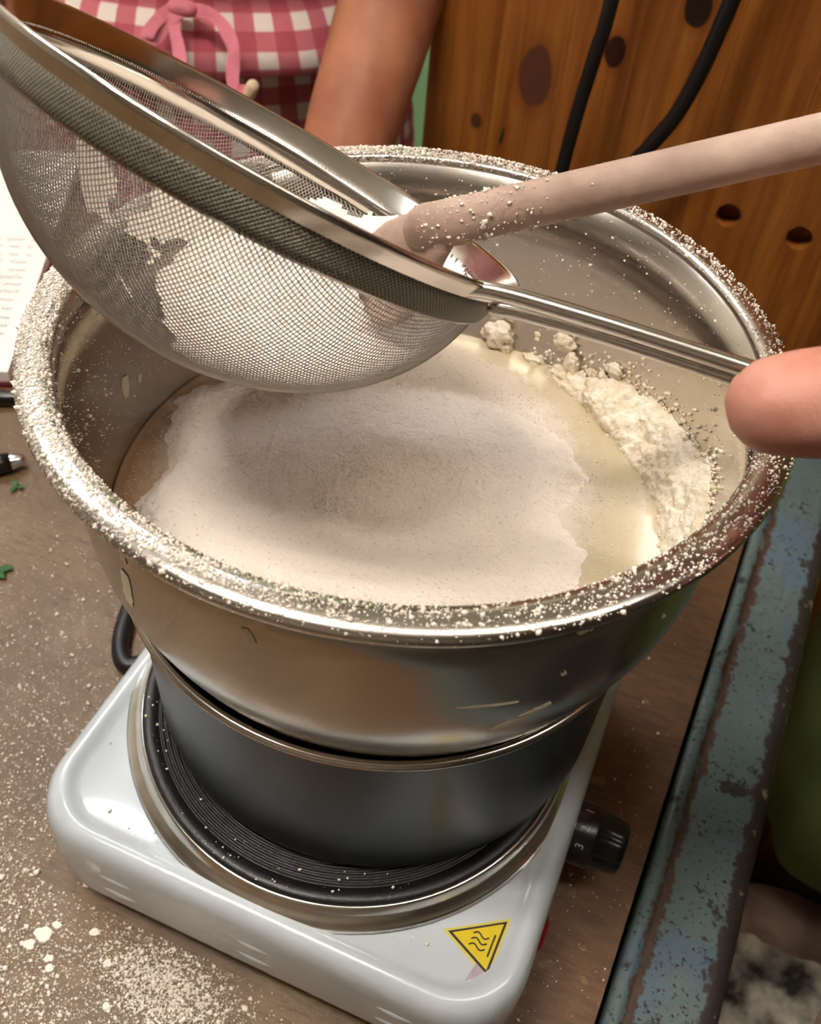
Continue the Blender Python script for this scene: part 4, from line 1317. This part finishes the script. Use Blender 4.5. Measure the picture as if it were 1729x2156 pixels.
def head_parts(c, fwd, lat):
    p = [roundtube([c + V3(0, 0, -0.20), c + V3(0, 0, -0.08)], [0.056, 0.052], 18)]
    p.append(loft([(c[0] + fwd[0] * o_, c[1] + fwd[1] * o_, c[2] + z, rx, ry, math.atan2(lat[1], lat[0])) for z, rx, ry, o_ in
                   ((-0.112, 0.02, 0.025, 0.055), (-0.105, 0.035, 0.045, 0.045), (-0.08, 0.055, 0.07, 0.03), (-0.04, 0.068, 0.088, 0.012), (0.01, 0.075, 0.096, 0), (0.06, 0.073, 0.093, -0.003),
                    (0.095, 0.055, 0.072, -0.005), (0.115, 0.02, 0.03, -0.005))], 28))
    p.append(roundtube([c + fwd * 0.088 + V3(0, 0, 0.012), c + fwd * 0.105 + V3(0, 0, -0.022)], [0.008, 0.013], 10))
    p.append(roundtube([c + fwd * 0.085 + lat * -0.02 + V3(0, 0, -0.055), c + fwd * 0.085 + lat * 0.02 + V3(0, 0, -0.055)], 0.008, 8))
    for s in (-1, 1):
        p.append(roundtube([c + lat * s * 0.076 + V3(0, 0, 0.015), c + lat * s * 0.076 + V3(0, 0, -0.025)], 0.012, 10))
    return p


def head_extras(c, fwd, lat, par):
    ang = math.atan2(lat[1], lat[0])
    v, f = loft([(c[0] - fwd[0] * o_, c[1] - fwd[1] * o_, c[2] + z, rx, ry, ang) for z, rx, ry, o_ in
                 ((-0.07, 0.072, 0.06, 0.045), (-0.03, 0.080, 0.078, 0.034), (0.02, 0.083, 0.092, 0.02), (0.055, 0.081, 0.100, 0.008), (0.10, 0.062, 0.080, 0.006), (0.127, 0.02, 0.03, 0.006))], 32)
    obj('hair', v, f, 'hair', par)
    for s in (-1, 1):
        e = c + fwd * 0.0835 + lat * s * 0.031 + V3(0, 0, 0.012)
        obj('eye', *roundtube([e, e + lat * 0.002], 0.0080, 12), 'page', par)
        obj('pupil', *roundtube([e + fwd * 0.0052, e + fwd * 0.0056], 0.0036, 10), 'ink', par)


HC = PB + V3(0, 0, 0.70)
parts += head_parts(HC, FWD, LAT)
person = remeshed('person', parts, 0.0055, 'skin_tan', 5)
tag(person, 'person in pink gingham apron, bare arm resting behind the bowl', 'person')
head_extras(HC, FWD, LAT, person)


def garment(name, rings, mat, parent, amp=0.004, fold=9, seg=120, rot=ROT, c=(PCX, PCY), thick=0.0018, seed=0.0, open_top=True):
    """cloth tube: rings (z, rx, ry, dy_forward); soft folds; UV in metres"""
    vs, fs, uv = [], [], []
    lat = V3(math.cos(rot), math.sin(rot), 0); fw = V3(math.sin(rot), -math.cos(rot), 0)
    for L in (0, 1):
        s_acc = 0
        for i, (z, rx, ry, fo) in enumerate(rings):
            if i: s_acc += math.hypot(z - rings[i - 1][0], ry - rings[i - 1][2])
            per = 0
            for k in range(seg + 1):
                q = 2 * PI * k / seg
                wv = amp * (math.sin(q * fold + seed + 0.6 * math.sin(z * 20)) + 0.6 * math.sin(q * (fold * 2 + 1) + z * 18 + seed)) * (0.25 + 0.75 * i / max(1, len(rings) - 1))
                ex, ey = (rx + wv - L * thick) * math.cos(q), (ry + wv - L * thick) * math.sin(q)
                p = V3(c[0], c[1], z + 0.003 * math.sin(q * 5 + seed) * (i == len(rings) - 1)) + lat * ex - fw * ey + fw * fo
                vs.append(p)
                uv.append((k / seg * 2 * PI * (rx + ry) * 0.5 if True else 0, s_acc))
    n = seg + 1; m = len(rings)
    for L in (0, 1):
        for i in range(m - 1):
            for k in range(seg):
                a = L * m * n + i * n + k
                q = (a, a + 1, a + n + 1, a + n)
                fs.append(q if L == 0 else q[::-1])
    for i in (0, m - 1):
        for k in range(seg):
            a = i * n + k; b_ = m * n + i * n + k
            fs.append((a, a + 1, b_ + 1, b_))
    # constant-width checks: use the mean circumference of the garment
    mean = np.mean([2 * PI * (r[1] + r[2]) * 0.5 for r in rings]); mean = round(mean / 0.0285) * 0.0285
    cnt = 0
    for idx in range(len(uv)):
        k = idx % n; uv[idx] = (k / seg * mean, uv[idx][1])
    return obj(name, vs, fs, mat, parent, uv=uv)


garment('bodice', [(0.535, 0.125, 0.080, 0.0), (0.47, 0.185, 0.118, 0.0), (0.33, 0.172, 0.125, 0.0), (0.22, 0.162, 0.122, 0.0), (0.138, 0.166, 0.128, 0.0)], 'gingham', person, 0.002, 7)['label'] = 'pink and white gingham bodice'
garment('apron_flounce', [(0.143, 0.168, 0.130, 0.0), (0.130, 0.182, 0.145, 0.0), (0.112, 0.194, 0.158, 0.003), (0.093, 0.203, 0.168, 0.006)], 'gingham', person, 0.0025, 6, seed=1.0)['label'] = 'gingham upper fold hanging from the waist'
garment('skirt', [(0.130, 0.166, 0.130, 0.0), (0.09, 0.176, 0.142, 0.0), (0.0, 0.190, 0.155, 0.0), (-0.15, 0.205, 0.165, 0.0), (-0.40, 0.225, 0.185, 0.0)], 'gingham', person, 0.0035, 8, seed=2.0)['label'] = 'gingham skirt in the shade below the fold'
garment('waistband', [(0.147, 0.1695, 0.1315, 0.0), (0.1445, 0.172, 0.134, 0.0), (0.137, 0.172, 0.134, 0.0), (0.1345, 0.1705, 0.1325, 0.0)], 'gingham', person, 0.0006, 6, seed=0.4)['label'] = 'narrow gingham waistband'


def band(name, pts, wd, mat, parent, thick=0.0009, nrm=None):
    P = spline(pts, 7); t = np.gradient(P, axis=0); t /= np.linalg.norm(t, axis=1)[:, None]
    nv = unit(FWD + V3(0, 0, 0.5)) if nrm is None else nrm
    sdv = np.cross(t, nv); sdv /= np.linalg.norm(sdv, axis=1)[:, None]
    vs, fs = [], []
    for i in range(len(P)):
        wq = wd * (1.15 + 0.10 * math.sin(i * 0.5)); tw = 0.22 * math.sin(i * 0.35)
        s_ = unit(sdv[i] + nv * tw); u_ = np.cross(t[i], s_)
        vs += [P[i] + s_ * wq / 2 + u_ * thick / 2, P[i] - s_ * wq / 2 + u_ * thick / 2, P[i] - s_ * wq / 2 - u_ * thick / 2, P[i] + s_ * wq / 2 - u_ * thick / 2]
    for i in range(len(P) - 1):
        for k in range(4):
            k2 = (k + 1) % 4; fs.append((4 * i + k, 4 * i + k2, 4 * i + 4 + k2, 4 * i + 4 + k))
    fs += [(0, 1, 2, 3), (4 * len(P) - 1, 4 * len(P) - 2, 4 * len(P) - 3, 4 * len(P) - 4)]
    return obj(name, vs, fs, mat, parent, smooth=False)


band('tie_tail', [V3(-0.3685, 0.4594, 0.1389), V3(-0.3573, 0.4375, 0.1326), V3(-0.3464, 0.4238, 0.1255), V3(-0.3374, 0.4111, 0.1143)], 0.0085, 'ribbon', person)
band('tie_tail', [V3(-0.3612, 0.4612, 0.1384), V3(-0.3370, 0.4551, 0.1423), V3(-0.3186, 0.4468, 0.1377), V3(-0.3052, 0.4350, 0.1288), V3(-0.2996, 0.4224, 0.1187), V3(-0.2942, 0.4147, 0.1103), V3(-0.2854, 0.4174, 0.1074)], 0.0085, 'ribbon', person)
band('bow_loop', [V3(-0.3638, 0.4561, 0.1401), V3(-0.3673, 0.4397, 0.1402), V3(-0.3707, 0.4246, 0.1332), V3(-0.3714, 0.4203, 0.1269), V3(-0.3686, 0.4277, 0.1272), V3(-0.3641, 0.4381, 0.1352), V3(-0.3600, 0.4513, 0.1402)], 0.0085, 'ribbon', person)
kn = V3(-0.2818, 0.4185, 0.1100)
obj('tie_knot', *roundtube([kn - V3(0.002, 0, 0.003), kn + V3(0.001, 0, 0.003)], 0.0050, 12), 'cream', person)['label'] = 'cream knot at the end of the tie'
kn = V3(-0.3600, 0.4531, 0.1418)
obj('bow_knot', *roundtube([kn - V3(0.005, 0.002, 0), kn + V3(0.005, 0.002, 0)], 0.0062, 12), 'ribbon', person)

# ------------------------------------------------------------------ person in green at the right, hand on the sieve handle
HO = V3(0.1070, -0.0292, 0.2972)


HAX, HAY, HAZ = V3(0.9214, 0.3823, 0.0699), V3(-0.3244, 0.6575, 0.6800), V3(0.2140, -0.6492, 0.7298)   # along the thumb, across it, off its back


def hl(x, y, z): return HO + HAX * x + HAY * y + HAZ * z


p2 = []
th_ = spline([hl(0.0, 0.0, 0), hl(0.010, 0.0005, 0.0002), hl(0.022, 0.0012, 0), hl(0.034, 0.002, -0.001), hl(0.055, 0.000, -0.006), hl(0.078, -0.006, -0.016)], 4)
p2.append(roundtube(th_, np.interp(np.linspace(0, 1, len(th_)), [0, 0.2, 0.4, 0.6, 0.8, 1], [0.0117, 0.0129, 0.0128, 0.0120, 0.0132, 0.0168]), 22, up=tuple(HAY)))
# index finger under the handle, the others curled further right
p2.append(roundtube(spline([hl(0.100, 0.020, -0.030), hl(0.074, 0.020, -0.040), hl(0.050, 0.012, -0.040), hl(0.030, 0.002, -0.0325)], 4), np.interp(np.arange(13), [0, 6, 12], [0.0105, 0.0092, 0.0074]), 14))
for k, (yy, xx) in enumerate(((0.006, 0.0), (-0.013, 0.006), (-0.031, 0.014))):
    p2.append(roundtube(spline([hl(0.104, yy, -0.034), hl(0.074 + xx, yy, -0.050), hl(0.056 + xx, yy - 0.004, -0.040), hl(0.062 + xx, yy - 0.006, -0.020)], 4), np.interp(np.arange(13), [0, 6, 12], [0.0105, 0.0094, 0.0078]), 14))
p2.append(roundtube(spline([hl(0.085, -0.006, -0.022), hl(0.105, -0.006, -0.026), hl(0.140, -0.008, -0.028)], 4), [0.020, 0.023, 0.026, 0.027, 0.028, 0.028, 0.027, 0.026, 0.025], 18, flat=0.8))
p2.append(roundtube([hl(0.102, 0.016, -0.030), hl(0.102, -0.028, -0.030)], [0.016, 0.015], 14))
TC = V3(0.415, 0.300, 0)
wrist = hl(0.150, -0.008, -0.028)
shd = V3(0.40, 0.125, 0.47)
elb = V3(0.405, 0.010, 0.255)
ap = spline([wrist, wrist * 0.5 + elb * 0.5 + V3(0, 0, 0.004), elb, elb * 0.5 + shd * 0.5 + V3(0.02, -0.01, 0), shd], 5)
p2.append(roundtube(ap, np.interp(np.linspace(0, 1, len(ap)), [0, 0.12, 0.35, 0.55, 1], [0.025, 0.027, 0.040, 0.042, 0.050]), 20))
p2.append(loft([(TC[0], TC[1], z, rx, ry, PI / 2) for z, rx, ry in ((-0.20, 0.130, 0.105), (0.0, 0.140, 0.12), (0.2, 0.145, 0.105), (0.35, 0.16, 0.115), (0.47, 0.165, 0.10), (0.53, 0.12, 0.075), (0.57, 0.065, 0.06))]))
F2, L2 = V3(-1, 0, 0), V3(0, -1, 0)
for s in (-1, 1):
    hip = TC + V3(0.02, 0.066 * s + 0.005, 0)
    p2.append(roundtube([hip + V3(0, 0, -0.15), hip + V3(0.03, 0.02, -0.42), hip + V3(0.06, 0.03, -0.74)], [0.060, 0.054, 0.042], 18))
    p2.append(roundtube([hip + V3(0.06, 0.04, -0.765), hip + V3(-0.08, 0.04, -0.768)], [0.034, 0.030], 12))
sR = V3(0.40, 0.425, 0.45)
GP = p0 + d * 0.195                                    # where the other fist closes on the spoon handle
gv = unit(V3(0.35, 1, 0) - d * (d @ V3(0.35, 1, 0))); gn = np.cross(d, gv)
wr2 = GP + gv * 0.088 + gn * 0.004
a3 = spline([sR, V3(0.405, 0.43, 0.36), V3(0.385, 0.385, 0.275), V3(0.30, 0.30, 0.30), wr2], 5)
p2.append(roundtube(a3, np.interp(np.linspace(0, 1, len(a3)), [0, 0.5, 0.7, 1], [0.046, 0.041, 0.039, 0.026]), 16))
p2.append(roundtube([wr2, GP + gv * 0.055 + gn * 0.010, GP + gv * 0.030 + gn * 0.017], [0.025, 0.027, 0.024], 16))
p2.append(roundtube([GP + gv * 0.030 + gn * 0.018 - d * 0.022, GP + gv * 0.030 + gn * 0.018 + d * 0.022], 0.0135, 12))
for k in range(4):
    o_ = (-0.027, -0.009, 0.009, 0.026)[k]
    cpts = [GP + d * o_ + (0.0158 + 0.006 * max(0, 1 - q / 0.8)) * (math.cos(1.15 + q) * gv + math.sin(1.15 + q) * gn) for q in np.linspace(0, (4.0, 4.3, 4.2, 3.7)[k], 12)]
    p2.append(roundtube([GP + gv * 0.032 + gn * 0.018 + d * o_] + cpts, np.interp(np.arange(13), [0, 12], [0.0100, 0.0078]), 12))
p2.append(roundtube(spline([GP + gv * 0.050 - d * 0.016, GP + gv * 0.028 - d * 0.036 - gn * 0.006, GP + gv * 0.008 - d * 0.042 - gn * 0.0175, GP - gv * 0.012 - d * 0.034 - gn * 0.018], 4), np.interp(np.arange(13), [0, 12], [0.0140, 0.0092]), 12))
HC2 = TC + V3(0, 0, 0.70)
p2 += head_parts(HC2, F2, L2)
cook = remeshed('person', p2, 0.0032, 'skin', 6)
tag(cook, 'person in green apron at the right, thumb pressing the sieve handle', 'person')
head_extras(HC2, F2, L2, cook)
garment('shirt', [(0.545, 0.11, 0.080, 0.0), (0.48, 0.175, 0.112, 0.0), (0.34, 0.172, 0.128, 0.0), (0.15, 0.152, 0.126, 0.0), (0.0, 0.140, 0.124, 0.0)], 'shirt', cook, 0.002, 7, rot=-PI / 2, c=(TC[0], TC[1]))
garment('apron', [(0.42, 0.182, 0.138, 0.0), (0.2, 0.172, 0.142, 0.0), (0.05, 0.162, 0.150, 0.0), (-0.10, 0.150, 0.172, 0.0), (-0.20, 0.146, 0.186, 0.0), (-0.262, 0.144, 0.192, 0.0)], 'green_cloth', cook, 0.006, 8, rot=-PI / 2, c=(TC[0], TC[1]), seed=0.7)['label'] = 'olive green apron with a wavy hem'
for s in (-1, 1):
    hip = TC + V3(0.02, 0.066 * s + 0.005, 0)
    obj('trouser_leg', *roundtube([hip + V3(0, 0, -0.12), hip + V3(0.03, 0.02, -0.42), hip + V3(0.06, 0.03, -0.73)], [0.068, 0.070, 0.062], 24), 'dark_cloth', cook)
    obj('shoe', *roundtube([hip + V3(0.06, 0.04, -0.760), hip + V3(-0.085, 0.04, -0.762)], [0.042, 0.036], 18), 'dark_cloth', cook)

# ------------------------------------------------------------------ stool, paper and bag beside the table
stl = thing('stool', 'low round wooden stool in the shade beside the table rail', 'stool', (0.320, 0.120, ZF))
v, f = lathe([(0, -0.390), (0.105, -0.390), (0.112, -0.386), (0.115, -0.378), (0.112, -0.368), (0.104, -0.365), (0, -0.364)], (0.320, 0.120), 48)
obj('seat', v, f, 'spoon', stl)
for k in range(4):
    a = PI / 4 + k * PI / 2
    c0 = V3(0.320 + 0.07 * math.cos(a), 0.120 + 0.07 * math.sin(a), -0.389); c1 = V3(0.320 + 0.11 * math.cos(a), 0.120 + 0.11 * math.sin(a), ZF)
    obj('leg', *tube([c0, (c0 + c1) / 2, c1], [0.014, 0.016, 0.012], 12), 'spoon', stl)
    b0 = V3(0.320 + 0.094 * math.cos(a), 0.120 + 0.094 * math.sin(a), -0.64); b1 = V3(0.320 + 0.094 * math.cos(a + PI / 2), 0.120 + 0.094 * math.sin(a + PI / 2), -0.64)
    obj('stretcher', *tube([b0, (b0 + b1) / 2, b1], 0.008, 10), 'spoon', stl)
gx = np.linspace(0, 1, 34)
vs, fs = [], []
for L in (0, 1):
    for i, a in enumerate(gx):
        for j, b_ in enumerate(gx):
            x, y = 0.245 + 0.085 * a + 0.02 * b_, 0.070 + 0.105 * b_
            z = -0.362 + 0.012 * abs(fbm(a * 3.5, b_ * 3.5, 6)) + 0.0 - L * 0.0012
            vs.append((x, y, z))
n = len(gx)
for L in (0, 1):
    for i in range(n - 1):
        for j in range(n - 1):
            a = L * n * n + i * n + j; q = (a, a + n, a + n + 1, a + 1)
            fs.append(q if L == 0 else q[::-1])
o = obj('crumpled_paper', vs, fs, 'paper_blot'); tag(o, 'crumpled pale paper with dark blotches on the stool', 'paper')
bagp = [(0.62, 0.10), (0.59, 0.16), (0.56, 0.22)]
bag = thing('bag', 'black fabric bag slumped on the floor by the table', 'bag', (0.72, 0.0, ZF))
v, f = loft([(0.72, 0.0, ZF + z, rx, ry, 0.9) for z, rx, ry in ((0.0, 0.13, 0.09), (0.02, 0.145, 0.105), (0.10, 0.14, 0.10), (0.18, 0.12, 0.07), (0.22, 0.10, 0.03))], 40)
v = [(x + 0.012 * fbm(x * 14, y * 14, z * 14), y + 0.012 * fbm(x * 14 + 5, y * 14, z * 14), z) for x, y, z in v]
obj('bag_body', v, f, 'dark_cloth', bag)
obj('strap', *tube(spline([(0.68, 0.06, ZF + 0.16), (0.58, 0.09, -0.50), (0.48, 0.105, -0.352), (0.400, 0.110, -0.340), (0.350, 0.060, -0.338), (0.345, 0.0, -0.340), (0.42, -0.06, -0.352), (0.56, -0.05, -0.50), (0.66, 0.0, ZF + 0.16)], 8), 0.016, 10, flat=0.35), 'dark_cloth', bag)
